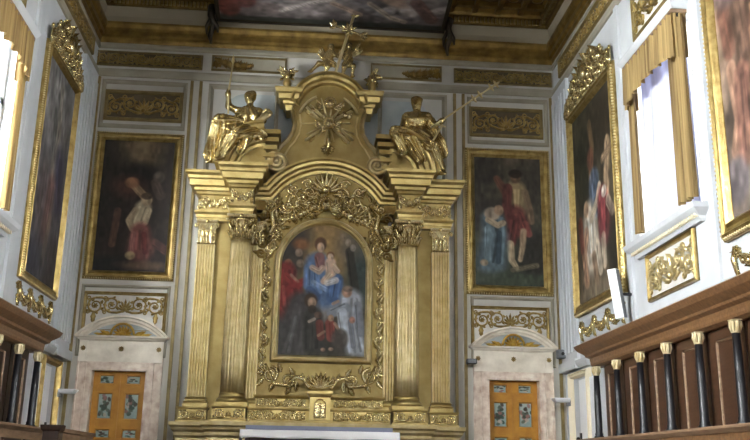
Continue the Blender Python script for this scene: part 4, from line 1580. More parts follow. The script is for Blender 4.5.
# carved foliage round the painting
m = MB()
for sg in (-1, 1):
    z = 3.05
    k = 0
    while z < 5.15:
        m.scroll(sg * (1.00 + 0.02 * (k % 2)), z + 0.1, 0.085, -PI / 2 if k % 2 else PI / 2, 1.25, sg * (1 if k % 2 else -1), -0.38, 0.026)
        m.leaf(sg * 1.0, z + 0.18, PI / 2 + sg * (0.5 if k % 2 else -0.4), 0.22, 0.11, -0.38, 0.06)
        m.leaf(sg * 0.97, z + 0.05, -PI / 2 + sg * 0.5, 0.16, 0.09, -0.38, 0.05)
        m.tube([(sg * 0.95, -0.40, z), (sg * 1.05, -0.41, z + 0.12), (sg * 0.95, -0.40, z + 0.26)], [0.015, 0.03, 0.015])
        z += 0.26
        k += 1
pa(m, 'side_foliage', 'gold_carved')
m = MB()
for sg in (-1, 1):
    m.scroll(sg * 0.86, 3.02, 0.14, PI / 2, 1.5, sg, -0.38, 0.032)
    m.scroll(sg * 0.56, 2.93, 0.12, -PI / 2, 1.4, -sg, -0.38, 0.03)
    m.tube([(sg * 0.95, -0.40, 3.2), (sg * 0.78, -0.42, 2.86), (sg * 0.60, -0.42, 2.84), (sg * 0.44, -0.42, 2.98), (sg * 0.32, -0.42, 3.0), (sg * 0.22, -0.42, 2.86)], [0.02, 0.035, 0.03, 0.035, 0.03, 0.02], 7)
    for q, (x, z, a) in enumerate(((0.95, 3.1, -0.4), (0.80, 2.88, -1.2), (0.68, 3.06, 1.3), (0.50, 2.82, -1.0), (0.44, 3.0, 1.0), (0.40, 2.9, -1.5), (0.98, 2.95, -0.9))):
        m.leaf(sg * x, z, a if sg > 0 else PI - a, 0.20, 0.11, -0.38, 0.06)
pa(m, 'lower_foliage', 'gold_carved')
m = MB()
rnd = random.Random(5)
for sg in (-1, 1):
    # rich cartouche above the arch and on its shoulders
    for x, z, r, a, t in ((0.22, 5.98, 0.13, 0.5, 1), (0.42, 6.10, 0.14, 2.0, -1), (0.30, 6.30, 0.12, -1.0, 1), (0.55, 5.86, 0.10, 1.2, 1), (0.70, 6.02, 0.13, 0.0, -1), (0.86, 5.80, 0.14, 2.4, 1), (0.93, 5.52, 0.12, -1.2, -1), (1.0, 6.02, 0.12, 1.5, 1), (0.60, 6.36, 0.10, 0.5, -1), (0.96, 5.28, 0.10, 1.5, 1)):
        m.scroll(sg * x, z, r, a if sg > 0 else PI - a, 1.4, t * sg, -0.38, 0.036)
        for q in range(3):
            an = rnd.uniform(0, 2 * PI)
            m.leaf(sg * x, z, an, r * 1.8, r * 0.95, -0.38, rnd.uniform(0.07, 0.12))
    m.swag(sg * 0.12, 6.12, sg * 0.72, 5.78, 0.05, -0.40, 0.05, 9)
    m.tube([(sg * 0.78, -0.44, 6.1), (sg * 0.98, -0.46, 5.9), (sg * 0.92, -0.46, 5.65), (sg * 1.05, -0.44, 5.4)], [0.03, 0.05, 0.05, 0.02], 7)
for k in range(70):
    x = rnd.uniform(-0.5, 0.5)
    z = 6.08 + rnd.uniform(-0.15, 0.18) - 0.35 * x * x
    m.leaf(x, z, rnd.uniform(0, 2 * PI), rnd.uniform(0.10, 0.2), rnd.uniform(0.06, 0.10), -0.38, rnd.uniform(0.08, 0.16))
for sg in (-1, 1):
    for k in range(46):
        x, z = sg * (0.92 + rnd.gauss(0, 0.10)), rnd.uniform(5.25, 6.25)
        m.leaf(x, z, rnd.uniform(0, 2 * PI), rnd.uniform(0.10, 0.18), rnd.uniform(0.05, 0.09), -0.38, rnd.uniform(0.06, 0.14))
cherub(m, 0, -0.44, 6.06, 0.12)
pa(m, 'cartouche', 'gold_carved')
m = MB()
for q in range(-4, 5):
    m.leaf(0, 6.34, PI / 2 + q * 0.34, 0.42 - 0.02 * abs(q), 0.13, -0.38, 0.14, 7, False)
m.ell((0, -0.46, 6.36), (0.09, 0.07, 0.08))
for sg in (-1, 1):
    m.scroll(sg * 0.34, 6.48, 0.10, 0 if sg > 0 else PI, 1.3, sg, -0.38, 0.03)
pa(m, 'shell_crest', 'gold_carved')
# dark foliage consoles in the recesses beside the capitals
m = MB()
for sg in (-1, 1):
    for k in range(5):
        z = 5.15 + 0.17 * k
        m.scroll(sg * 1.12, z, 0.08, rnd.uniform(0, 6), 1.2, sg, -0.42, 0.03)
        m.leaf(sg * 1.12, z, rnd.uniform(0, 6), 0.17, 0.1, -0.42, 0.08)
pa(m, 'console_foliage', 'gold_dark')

# ------------------------------------------------------------------ altar painting
t = thing('altar_painting', 'arched painting of a blue-mantled mother with child among saints, in the altarpiece centre', 'painting', (0, -0.40, 4.51))
arch = [(-0.88, -1.28), (-0.88, 0.44)] + arc(0, 0.44, 0.88, PI, 0, 32)[1:-1] + [(0.88, 0.44), (0.88, -1.28)]
m = MB().sweep(arch, [(0, 0), (0, 0.05), (-0.025, 0.10), (-0.05, 0.09), (-0.065, 0.06), (-0.10, 0.07), (-0.115, 0.03), (-0.13, 0.02), (-0.13, 0)], True)
m.build('frame', 'gold_light', t)
p = Paint(1.51, 2.42, (132, 108, 66), (66, 64, 58), 260)
p.noise(0.08, 8)
p.blob(0.5, 0.2, 0.40, 0.36, (190, 150, 84), op=0.9, soft=1.2)
p.blob(0.14, 0.10, 0.2, 0.2, (64, 62, 58), op=0.85, soft=0.9)
p.blob(0.85, 0.16, 0.2, 0.22, (104, 98, 88), op=0.7, soft=0.8)
p.blob(0.95, 0.42, 0.18, 0.34, (52, 74, 74), op=0.85, soft=0.8)
p.line([(0.80, 0.20), (0.88, 0.50)], 0.05, (56, 52, 44), 0.8)
for u, v, c in ((0.78, 0.13, (170, 150, 128)), (0.72, 0.09, (150, 128, 100)), (0.84, 0.17, (178, 164, 150))):
    p.blob(u, v, 0.035, 0.045, c, op=0.7)
p.blob(0.12, 0.27, 0.16, 0.22, (64, 60, 54), op=0.9, soft=0.7)
p.blob(0.22, 0.155, 0.09, 0.07, (186, 112, 60), op=0.75, soft=0.8)
for u, v, c in ((0.20, 0.22, (168, 140, 116)), (0.22, 0.30, (150, 128, 104)), (0.08, 0.30, (170, 110, 74)), (0.30, 0.26, (120, 92, 60))):
    p.blob(u, v, 0.045, 0.05, c, op=0.85)
# robe in red on the left
p.line([(0.06, 0.36), (0.06, 0.62), (0.12, 0.66)], 0.11, (152, 46, 40), 0.95, 0.5, 0.14)
p.line([(0.06, 0.40), (0.18, 0.46), (0.34, 0.42)], 0.045, (170, 52, 44), 0.9)
p.line([(0.12, 0.39), (0.20, 0.44)], 0.018, (186, 128, 100), 0.8)
p.line([(0.16, 0.50), (0.22, 0.62)], 0.10, (158, 44, 42), 0.9)
p.line([(0.03, 0.48), (0.06, 0.62)], 0.02, (206, 84, 70), 0.6)
# clouds
p.line([(0.34, 0.57), (0.52, 0.60), (0.66, 0.60)], 0.08, (176, 172, 168), 0.8, 0.8)
p.blob(0.45, 0.66, 0.15, 0.12, (166, 164, 162), op=0.8, soft=0.7)
# mother and child
p.du = -0.035
p.line([(0.46, 0.30), (0.50, 0.42), (0.56, 0.50)], 0.14, (92, 126, 180), 0.98, 0.5, 0.21)
p.line([(0.38, 0.34), (0.38, 0.46)], 0.08, (98, 134, 190), 0.9)
p.line([(0.42, 0.44), (0.60, 0.50)], 0.03, (150, 178, 216), 0.6)
p.line([(0.38, 0.50), (0.46, 0.55)], 0.05, (60, 88, 140), 0.7)
p.line([(0.68, 0.42), (0.66, 0.54)], 0.09, (70, 106, 166), 0.9)
p.line([(0.48, 0.25), (0.50, 0.32)], 0.06, (158, 98, 92), 0.9)
p.blob(0.49, 0.15, 0.07, 0.085, (98, 66, 44))
p.blob(0.49, 0.175, 0.044, 0.06, (220, 184, 150))
p.line([(0.40, 0.33), (0.48, 0.36), (0.52, 0.33)], 0.035, (210, 176, 150), 0.9)
p.line([(0.61, 0.29), (0.62, 0.36)], 0.065, (226, 192, 164), 0.98, 0.4)
p.line([(0.62, 0.37), (0.54, 0.43)], 0.04, (222, 186, 156), 0.95)
p.line([(0.64, 0.30), (0.70, 0.35)], 0.03, (224, 190, 160), 0.95)
p.blob(0.61, 0.235, 0.046, 0.05, (140, 96, 60))
p.blob(0.61, 0.245, 0.036, 0.042, (230, 194, 162))
p.line([(0.58, 0.44), (0.68, 0.42)], 0.04, (228, 220, 214), 0.8)
# friar in a dark cloak
p.du = -0.01
p.line([(0.28, 0.62), (0.22, 0.80), (0.18, 0.96)], 0.18, (78, 76, 74), 0.97, 0.5, 0.30)
p.line([(0.40, 0.70), (0.42, 0.92)], 0.12, (72, 70, 64), 0.95)
p.blob(0.37, 0.575, 0.075, 0.085, (80, 60, 44))
p.blob(0.385, 0.59, 0.05, 0.062, (186, 148, 116))
p.blob(0.39, 0.64, 0.05, 0.05, (62, 50, 40), op=0.8)
p.line([(0.36, 0.73), (0.42, 0.71)], 0.018, (190, 170, 150), 0.8)
p.line([(0.2, 0.7), (0.14, 0.95)], 0.02, (112, 110, 112), 0.6)
# saint in white on the right
p.line([(0.84, 0.56), (0.84, 0.68), (0.92, 0.94)], 0.13, (176, 184, 196), 0.97, 0.5, 0.12)
p.line([(0.78, 0.62), (0.62, 0.66)], 0.06, (146, 156, 172), 0.9)
p.line([(0.74, 0.66), (0.76, 0.78)], 0.06, (196, 206, 218), 0.9)
p.line([(0.92, 0.60), (0.96, 0.80)], 0.05, (128, 134, 146), 0.8)
p.line([(0.84, 0.72), (0.88, 0.90)], 0.03, (120, 128, 142), 0.8)
p.blob(0.79, 0.505, 0.06, 0.065, (196, 148, 120))
p.blob(0.80, 0.48, 0.06, 0.04, (130, 108, 92), op=0.8)
p.line([(0.69, 0.575), (0.63, 0.595)], 0.018, (200, 160, 134), 0.85)
p.blob(0.86, 0.71, 0.035, 0.04, (196, 130, 108), op=0.9)
# small figures in red below
p.line([(0.60, 0.74), (0.62, 0.84)], 0.055, (160, 72, 60), 0.9)
p.line([(0.48, 0.74), (0.50, 0.84)], 0.045, (140, 66, 56), 0.85)
p.line([(0.54, 0.80), (0.47, 0.83)], 0.016, (186, 140, 106), 0.7)
p.blob(0.61, 0.70, 0.035, 0.04, (196, 150, 116))
p.line([(0.66, 0.74), (0.72, 0.80)], 0.02, (190, 142, 112), 0.7)
p.blob(0.46, 0.68, 0.045, 0.04, (112, 86, 70), op=0.9)
p.blob(0.72, 0.85, 0.10, 0.12, (84, 76, 68), op=0.85)
p.blob(0.62, 0.925, 0.03, 0.022, (186, 146, 118), op=0.8)
p.blob(0.53, 0.93, 0.028, 0.022, (176, 132, 104), op=0.8)
p.blob(0.6, 0.99, 0.5, 0.06, (92, 88, 66), op=0.8, soft=0.8)
p.noise(0.06, 30)
p.mesh('canvas', t, -0.015, gain=1.05, half=lambda z: 0.755 if z < 0.44 else math.sqrt(max(0.0004, 0.765 ** 2 - (z - 0.44) ** 2)))


# ------------------------------------------------------------------ sculpture: smooth bodies from blended limbs
def sculpt(name, limbs, parent, material, h=0.02, k=0.03, origin=(0, 0, 0)):
    """limbs: (p0, p1, r0, r1, fold depth); returns one continuous mesh (surface nets over a blended field)"""
    P0 = np.array([tuple(l[0]) for l in limbs], float)
    P1 = np.array([tuple(l[1]) for l in limbs], float)
    R = max(max(l[2], l[3]) for l in limbs) + 0.08
    lo = np.minimum(P0.min(0), P1.min(0)) - R
    hi = np.maximum(P0.max(0), P1.max(0)) + R
    n = np.ceil((hi - lo) / h).astype(int) + 1
    g = [lo[i] + h * np.arange(n[i]) for i in range(3)]
    X, Y, Z = np.meshgrid(*g, indexing='ij')
    acc = np.zeros(X.shape)
    for (a, b, r0, r1, fd) in limbs:
        a, b = np.array(tuple(a), float), np.array(tuple(b), float)
        d = b - a
        L = max(1e-9, d @ d)
        t = np.clip(((X - a[0]) * d[0] + (Y - a[1]) * d[1] + (Z - a[2]) * d[2]) / L, 0, 1)
        dist = np.sqrt((X - a[0] - t * d[0]) ** 2 + (Y - a[1] - t * d[1]) ** 2 + (Z - a[2] - t * d[2]) ** 2) - (r0 + (r1 - r0) * t)
        if fd:
            u = d / math.sqrt(L) if L > 1e-6 else np.array([0, 0, 1.0])
            e1 = np.cross(u, [0.3, 0.9, 0.2])
            e1 /= np.linalg.norm(e1)
            e2 = np.cross(u, e1)
            q1 = (X - a[0]) * e1[0] + (Y - a[1]) * e1[1] + (Z - a[2]) * e1[2]
            q2 = (X - a[0]) * e2[0] + (Y - a[1]) * e2[1] + (Z - a[2]) * e2[2]
            dist = dist - 1.5 * fd * np.sin(8 * np.arctan2(q2, q1) + 5 * t + 1.6 * np.sin(9 * Z + 7 * X))
        acc += np.exp(-np.clip(dist, -0.6, 0.6) / k)
    F = -k * np.log(acc + 1e-30)
    s = F < 0
    c = [F[i:n[0] - 1 + i, j:n[1] - 1 + j, l:n[2] - 1 + l] for i in (0, 1) for j in (0, 1) for l in (0, 1)]
    offs = [(i, j, l) for i in (0, 1) for j in (0, 1) for l in (0, 1)]
    pos = np.zeros(c[0].shape + (3,))
    cnt = np.zeros(c[0].shape)
    for a in range(8):
        for b in range(a + 1, 8):
            if sum(abs(offs[a][q] - offs[b][q]) for q in range(3)) != 1:
                continue
            x = (c[a] < 0) != (c[b] < 0)
            tt = np.where(x, c[a] / np.where(x, c[a] - c[b], 1), 0)
            for q in range(3):
                pos[..., q] += np.where(x, offs[a][q] + tt * (offs[b][q] - offs[a][q]), 0)
            cnt += x
    act = cnt > 0
    idx = -np.ones(act.shape, int)
    idx[act] = np.arange(act.sum())
    base = np.stack(np.nonzero(act), -1)
    V = (base + pos[act] / cnt[act][:, None]) * h + lo - np.array(origin)
    faces = []
    for ax in range(3):
        sl0 = [slice(1, n[q] - 1) for q in range(3)]
        sl1 = list(sl0)
        sl0[ax] = slice(0, n[ax] - 1)
        sl1[ax] = slice(1, n[ax])
        s0, s1 = s[tuple(sl0)], s[tuple(sl1)]
        I = np.stack(np.nonzero(s0 != s1), -1)
        st = np.array([1, 1, 1])
        st[ax] = 0
        I = I + st
        u, v = [q for q in range(3) if q != ax]
        eu, ev = np.eye(3, dtype=int)[u], np.eye(3, dtype=int)[v]
        q = [idx[tuple((I - d).T)] for d in (eu * 0, eu, eu + ev, ev)]
        faces.append(np.stack(q, -1))
    m = MB()
    m.v = [tuple(x) for x in V]
    m.f = [tuple(f) for f in np.concatenate(faces)]
    m.s = [True] * len(m.f)
    return m.build(name, material, parent)


def Q(x, y, dy=0.0, Y=-0.85):
    p = P(x, y, Y)
    return Vector((p.x, p.y + dy, p.z))


def statue(label, limbs, base, extra):
    t = thing('statue', label, 'statue', base)
    sculpt('figure', limbs, t, 'gold_statue', 0.015, 0.017, base)
    for nm, m in extra:
        m.build(nm, 'gold_light', t, rel=base)
    return t


# left: seated woman raising a lance
L_ = [
    (Q(249, 96), Q(249.5, 99.5), 0.088, 0.082, 0), (Q(252, 94.5, 0.03), Q(252, 97, 0.05), 0.075, 0.07, 0), (Q(253.5, 92.5, 0.04), Q(253.5, 93, 0.04), 0.045, 0.04, 0),
    (Q(248.6, 98.5, -0.085), Q(248.4, 100, -0.095), 0.018, 0.022, 0), (Q(250, 102), Q(250.5, 109), 0.052, 0.06, 0),
    (Q(241, 113), Q(258, 113), 0.10, 0.10, 0.006), (Q(245, 117, -0.07), Q(246, 118, -0.08), 0.085, 0.08, 0), (Q(254, 117, -0.07), Q(255, 118, -0.08), 0.085, 0.08, 0),
    (Q(249, 114), Q(249, 130), 0.145, 0.15, 0.014),
    (Q(240, 112), Q(229, 107.5, -0.05), 0.068, 0.058, 0), (Q(229, 107.5, -0.05), Q(228.5, 96, -0.08), 0.056, 0.042, 0), (Q(228.5, 95.5, -0.08), Q(229, 92.5, -0.09), 0.048, 0.036, 0),
    (Q(258, 113), Q(263, 121, -0.03), 0.07, 0.06, 0.004), (Q(263, 121, -0.03), Q(258, 128, -0.14), 0.055, 0.042, 0), (Q(258, 128, -0.14), Q(255, 129, -0.17), 0.045, 0.03, 0),
    (Q(244, 131), Q(256, 132), 0.17, 0.16, 0.018),
    (Q(246, 131, -0.05), Q(223, 127, -0.22), 0.15, 0.135, 0.022), (Q(223, 127, -0.22), Q(215, 160, -0.16), 0.13, 0.09, 0.022), (Q(221, 126, -0.12), Q(212, 156, -0.05), 0.14, 0.12, 0.025),
    (Q(252, 133, -0.08), Q(239, 137, -0.30), 0.13, 0.115, 0.02), (Q(239, 137, -0.30), Q(223, 160, -0.22), 0.095, 0.06, 0.006),
    (Q(232, 134, -0.12), Q(222, 152, -0.10), 0.16, 0.12, 0.025), (Q(223, 161, -0.22), Q(217, 165, -0.30), 0.045, 0.03, 0), (Q(214, 162, -0.16), Q(208, 166, -0.22), 0.05, 0.03, 0),
    (Q(256, 131, -0.05), Q(263, 137, -0.06), 0.11, 0.07, 0.02), (Q(236, 122, 0.02), Q(226, 121, -0.05), 0.09, 0.08, 0.02), (Q(247, 138, -0.1), Q(240, 152, -0.1), 0.10, 0.06, 0.02)]
lance = MB().tube([Q(228.6, 116, -0.11), Q(229, 94, -0.11), Q(233.5, 66, -0.11)], [0.017, 0.017, 0.014], 8)
lance.lathe([(0.0, 0), (0.035, 0.07), (0.0, 0.22)], 8)
n_ = len(lance.v)
pt = Q(233.5, 66, -0.11)
lance.v[-24:] = [(a + pt.x, b + pt.y, c + pt.z - 0.03) for a, b, c in lance.v[-24:]]
horn = MB()
p0, p1, p2 = Q(254, 128, -0.22), Q(262, 124, -0.22), Q(268, 118, -0.20)
horn.tube([p0, p1, p2], [0.035, 0.06, 0.085], 10)
for k in range(9):
    a = k * 0.7
    horn.ell((p2.x + 0.06 * math.cos(a), p2.y - 0.02 + 0.03 * math.sin(2 * a), p2.z + 0.06 * math.sin(a)), 0.035, 7, 5)
bz = Q(232, 168)
statue('gilded statue of a seated woman holding a tall lance, on the pediment above left column', L_, (bz.x, bz.y, bz.z), [('lance', lance), ('horn_of_plenty', horn)])

# right: seated warrior with a long diagonal staff
R_ = [
    (Q(416, 103), Q(416.5, 106.5), 0.088, 0.08, 0), (Q(417, 100.5, 0.02), Q(417.5, 103, 0.04), 0.09, 0.085, 0), (Q(413, 99, 0.0), Q(421, 99, 0.04), 0.035, 0.04, 0), (Q(414.5, 105.5, -0.085), Q(414.3, 107, -0.095), 0.018, 0.022, 0),
    (Q(417, 108), Q(417, 114), 0.056, 0.066, 0), (Q(408, 117.5), Q(426, 117.5), 0.10, 0.10, 0.006), (Q(412, 122, -0.07), Q(421, 122, -0.07), 0.11, 0.11, 0), (Q(416.5, 120), Q(416, 134), 0.155, 0.15, 0.006),
    (Q(406, 118), Q(402.5, 129, -0.05), 0.076, 0.062, 0.004), (Q(402.5, 129, -0.05), Q(396, 133, -0.18), 0.055, 0.042, 0), (Q(396, 133, -0.18), Q(393, 134.5, -0.22), 0.042, 0.03, 0),
    (Q(428, 118), Q(434, 127, -0.04), 0.076, 0.062, 0.004), (Q(434, 127, -0.04), Q(440, 124.5, -0.16), 0.055, 0.044, 0), (Q(440, 124.5, -0.16), Q(442.5, 123, -0.18), 0.05, 0.04, 0),
    (Q(410, 136), Q(423, 137), 0.16, 0.16, 0.014),
    (Q(411, 137, -0.06), Q(394.5, 137, -0.24), 0.14, 0.11, 0.014), (Q(394.5, 137, -0.24), Q(402, 156, -0.20), 0.10, 0.07, 0.008), (Q(402, 156, -0.2), Q(400, 160, -0.28), 0.05, 0.035, 0),
    (Q(421, 138, -0.06), Q(429, 150, -0.26), 0.145, 0.12, 0.016), (Q(429, 150, -0.26), Q(440, 174, -0.16), 0.10, 0.065, 0.01), (Q(440, 174, -0.16), Q(443, 178, -0.26), 0.05, 0.03, 0),
    (Q(424, 142, 0.0), Q(437, 168, -0.05), 0.15, 0.12, 0.026), (Q(412, 141, -0.1), Q(420, 160, -0.12), 0.12, 0.08, 0.024), (Q(404, 140, -0.05), Q(408, 150, -0.1), 0.12, 0.08, 0.02),
    (Q(438, 143, -0.02), Q(441, 153, -0.04), 0.13, 0.12, 0.012), (Q(430, 122, 0.06), Q(436, 140, 0.06), 0.10, 0.12, 0.02)]
staff = MB().tube([Q(430, 131, -0.19), Q(441.5, 123.5, -0.20), Q(496, 87.5, -0.24)], [0.018, 0.018, 0.014], 8)
for s in (0.55, 0.66, 0.86, 0.95):
    q = Q(441.5 + 54.5 * s, 123.5 - 36 * s, -0.23)
    staff.ell(q, (0.04, 0.03, 0.035), 8, 6)
    for k in range(4):
        staff.leaf(q.x, q.z, 0.6 + k * 1.57, 0.10, 0.05, q.y - 0.0, 0.03, 5)
sword = MB().tube([Q(440, 131, -0.30), Q(428, 151, -0.36)], [0.02, 0.012], 6)
sword.tube([Q(436, 131, -0.30), Q(443, 133, -0.30)], 0.016, 6)
bz = Q(418, 178)
statue('gilded statue of a seated warrior with a long diagonal staff, on pediment above right column', R_, (bz.x, bz.y, bz.z), [('staff', staff), ('sword', sword)])


# two putti and the leaning cross on top of the altarpiece
def T_(x, y, dy=0.0):
    return Q(x, y, dy, -0.48)


def putto(label, limbs, wing, base):
    t = thing('putto', label, 'statue', base)
    sculpt('figure', limbs, t, 'gold_statue', 0.013, 0.016, base)
    m = MB()
    for x, y, an in wing:
        q = T_(x, y, 0.05)
        for k in range(4):
            m.leaf(q.x, q.z, an + 0.25 * k, 0.26 - 0.03 * k, 0.08, q.y, 0.04, 6, False)
    m.build('wings', 'gold_carved', t, rel=base)


b = T_(325, 76)
putto('small gilded winged child left of the leaning cross on the altarpiece top', [
    (T_(331, 47.5), T_(331.3, 49.5), 0.062, 0.056, 0), (T_(331.5, 46, 0.03), T_(331.5, 47, 0.03), 0.06, 0.055, 0), (T_(330.6, 49, -0.055), T_(330.5, 49.6, -0.06), 0.014, 0.014, 0), (T_(330.5, 53), T_(328, 63), 0.068, 0.082, 0), (T_(327, 54.5), T_(334, 54.5), 0.045, 0.045, 0),
    (T_(327, 54.5), T_(322, 59, -0.05), 0.034, 0.028, 0), (T_(322, 59, -0.05), T_(318, 55, -0.08), 0.027, 0.022, 0), (T_(334, 54.5), T_(338, 58, -0.06), 0.034, 0.028, 0), (T_(338, 58, -0.06), T_(340, 53, -0.1), 0.026, 0.022, 0),
    (T_(327, 64), T_(319, 66, -0.12), 0.062, 0.046, 0), (T_(319, 66, -0.12), T_(311, 73, -0.08), 0.042, 0.026, 0), (T_(311, 73, -0.08), T_(308, 74, -0.11), 0.024, 0.016, 0), (T_(329, 65), T_(327, 70, -0.14), 0.062, 0.046, 0), (T_(327, 70, -0.14), T_(324, 78, -0.1), 0.042, 0.028, 0),
    (T_(324, 78, -0.1), T_(322, 79, -0.14), 0.024, 0.018, 0), (T_(329, 61, -0.03), T_(335, 66, -0.03), 0.05, 0.04, 0.012)], [(325, 56, 1.9)], (b.x, b.y, b.z))
b = T_(349, 76)
putto('small gilded winged child right of the leaning cross on the altarpiece top', [
    (T_(349, 46), T_(349, 48), 0.062, 0.056, 0), (T_(349.5, 44.5, 0.03), T_(349.5, 45.5, 0.03), 0.06, 0.055, 0), (T_(348.2, 47.5, -0.055), T_(348.1, 48, -0.06), 0.014, 0.014, 0), (T_(349, 52), T_(348, 63), 0.068, 0.08, 0), (T_(345.5, 53.5), T_(352.5, 53), 0.045, 0.045, 0),
    (T_(345.5, 53.5), T_(342, 58, -0.05), 0.034, 0.028, 0), (T_(342, 58, -0.05), T_(341, 52, -0.1), 0.026, 0.022, 0), (T_(352.5, 53), T_(357, 50, -0.05), 0.034, 0.028, 0), (T_(357, 50, -0.05), T_(360, 45, -0.08), 0.026, 0.022, 0),
    (T_(347, 64), T_(344, 70, -0.12), 0.06, 0.044, 0), (T_(344, 70, -0.12), T_(342, 78, -0.08), 0.042, 0.026, 0), (T_(342, 78, -0.08), T_(340, 79, -0.12), 0.024, 0.016, 0), (T_(349, 64), T_(353, 69, -0.13), 0.06, 0.044, 0), (T_(353, 69, -0.13), T_(352, 78, -0.08), 0.042, 0.026, 0),
    (T_(352, 78, -0.08), T_(354, 79, -0.12), 0.024, 0.016, 0), (T_(350, 60, -0.03), T_(344, 66, -0.03), 0.05, 0.04, 0.012)], [(353, 55, 0.6)], (b.x, b.y, b.z))
b = T_(335, 76, -0.14)
t = thing('cross', 'leaning gilded cross with leafy ends between two winged children atop the altarpiece', 'cross', tuple(b))
m = MB().tube([T_(334.5, 78, -0.14), T_(353.5, 19, -0.14)], [0.03, 0.026], 8)
m.build('shaft', 'gold_light', t, rel=tuple(b))
m = MB().tube([T_(335.5, 29, -0.14), T_(361, 38.5, -0.14)], [0.026, 0.026], 8)
for x, y, a in ((335.5, 29, PI - 0.35), (361, 38.5, -0.35), (353.3, 20, 1.25)):
    q = T_(x, y, -0.14)
    for k in (-1, 0, 1):
        m.leaf(q.x, q.z, a + k * 0.8, 0.15, 0.09, q.y, 0.03, 5, False)
q = T_(348.5, 33.5, -0.16)
for k in range(8):
    m.leaf(q.x, q.z, k * PI / 4 + 0.3, 0.17, 0.07, q.y, 0.03, 5, False)
m.build('crossbar', 'gold_carved', t, rel=tuple(b))

# flower urns on the ears of the crowning cornice
for sg, nm in ((-1, 'left'), (1, 'right')):
    x = sg * 0.80
    t = thing('urn', 'small gilded urn of flowers on the %s end of the crowning cornice' % nm, 'urn', (x, -0.44, 8.27))
    MB().lathe([(0.06, 0), (0.065, 0.02), (0.03, 0.05), (0.03, 0.07), (0.075, 0.13), (0.085, 0.19), (0.06, 0.23), (0.075, 0.25), (0.07, 0.255)], 16).build('vase', 'gold', t)
    m = MB()
    rnd = random.Random(30 + sg)
    for k in range(16):
        a, r = rnd.uniform(0, 2 * PI), rnd.uniform(0.02, 0.12)
        px, pz = r * math.cos(a), 0.38 + r * math.sin(a) * 1.1
        m.ell((px, rnd.uniform(-0.06, 0.06), pz), 0.035, 7, 5)
        m.leaf(px, pz, a, 0.11, 0.06, rnd.uniform(-0.06, 0.06), 0.04, 5)
    m.tube([(0, 0, 0.22), (0, 0, 0.4)], [0.05, 0.08], 8)
    m.build('bouquet', 'gold_carved', t)

# ------------------------------------------------------------------ tabernacle and altar table
t = thing('tabernacle', 'small gilded tabernacle with a leafy crest, standing behind the altar table', 'tabernacle', (0, -0.80, 2.19))
m = MB().rlathe(-0.17, 0.17, -0.16, 0.14, [(0, 0.04), (0.03, 0.04), (0.05, 0.0), (0.42, 0.0), (0.44, 0.02), (0.48, 0.04), (0.52, 0.04), (0.53, 0.01), (0.57, -0.04)])
m.build('body', 'gold', t)
m = MB().sweep([(-0.10, 0.08), (-0.10, 0.30)] + arc(0, 0.30, 0.10, PI, 0, 10)[1:-1] + [(0.10, 0.30), (0.10, 0.08)], [(0, 0), (0, 0.02), (-0.015, 0.025), (-0.025, 0)], True, y0=-0.16)
m.box(-0.09, 0.09, -0.165, -0.16, 0.085, 0.32)
m.ell((0, -0.18, 0.2), (0.03, 0.02, 0.09))
m.ell((0, -0.18, 0.31), 0.025)
m.build('door', 'gold_carved', t)
m = MB()
for k in range(-4, 5):
    m.leaf(0, 0.56, PI / 2 + k * 0.3, 0.34 - 0.015 * abs(k), 0.09, -0.02, 0.12, 7, False)
for sg in (-1, 1):
    m.tube([(sg * 0.06, -0.04, 0.55), (sg * 0.2, -0.05, 0.60), (sg * 0.28, -0.05, 0.72), (sg * 0.40, -0.05, 0.76), (sg * 0.52, -0.05, 0.68)], [0.03, 0.035, 0.035, 0.03, 0.015], 7)
    m.scroll(sg * 0.50, 0.66, 0.07, PI / 2, 1.3, -sg, -0.03, 0.02)
    m.leaf(sg * 0.28, 0.72, PI / 2 - sg * 0.3, 0.14, 0.07, -0.03, 0.05)
    m.leaf(sg * 0.22, 0.62, PI / 2 + sg * 0.1, 0.2, 0.08, -0.03, 0.05)
m.build('crest', 'gold_carved', t)

t = thing('altar_table', 'altar table with a purplish grey panelled front below the gilded altarpiece', 'altar', (0, -1.9, FL))
MB().box(-1.15, 1.15, 0.06, 0.76, 0, 1.42).build('body', 'frontal', t)
m = MB()
for k in range(-3, 4):
    m.box(k * 0.36 - 0.012, k * 0.36 + 0.012, 0.05, 0.06, 0.1, 1.42)
for z in (0.2, 0.6, 1.0):
    m.box(-1.15, 1.15, 0.052, 0.06, z - 0.01, z + 0.01)
m.build('joints', 'frontal_line', t)
MB().rlathe(-1.16, 1.16, 0.0, 0.76, [(1.42, 0), (1.44, 0.03), (1.50, 0.04), (1.515, 0.04)]).build('tabletop', 'marble_pale', t)
MB().box(-1.18, 1.18, 0.60, 0.76, 1.53, 1.625).build('gradine', 'blue_grey_cloth', t)
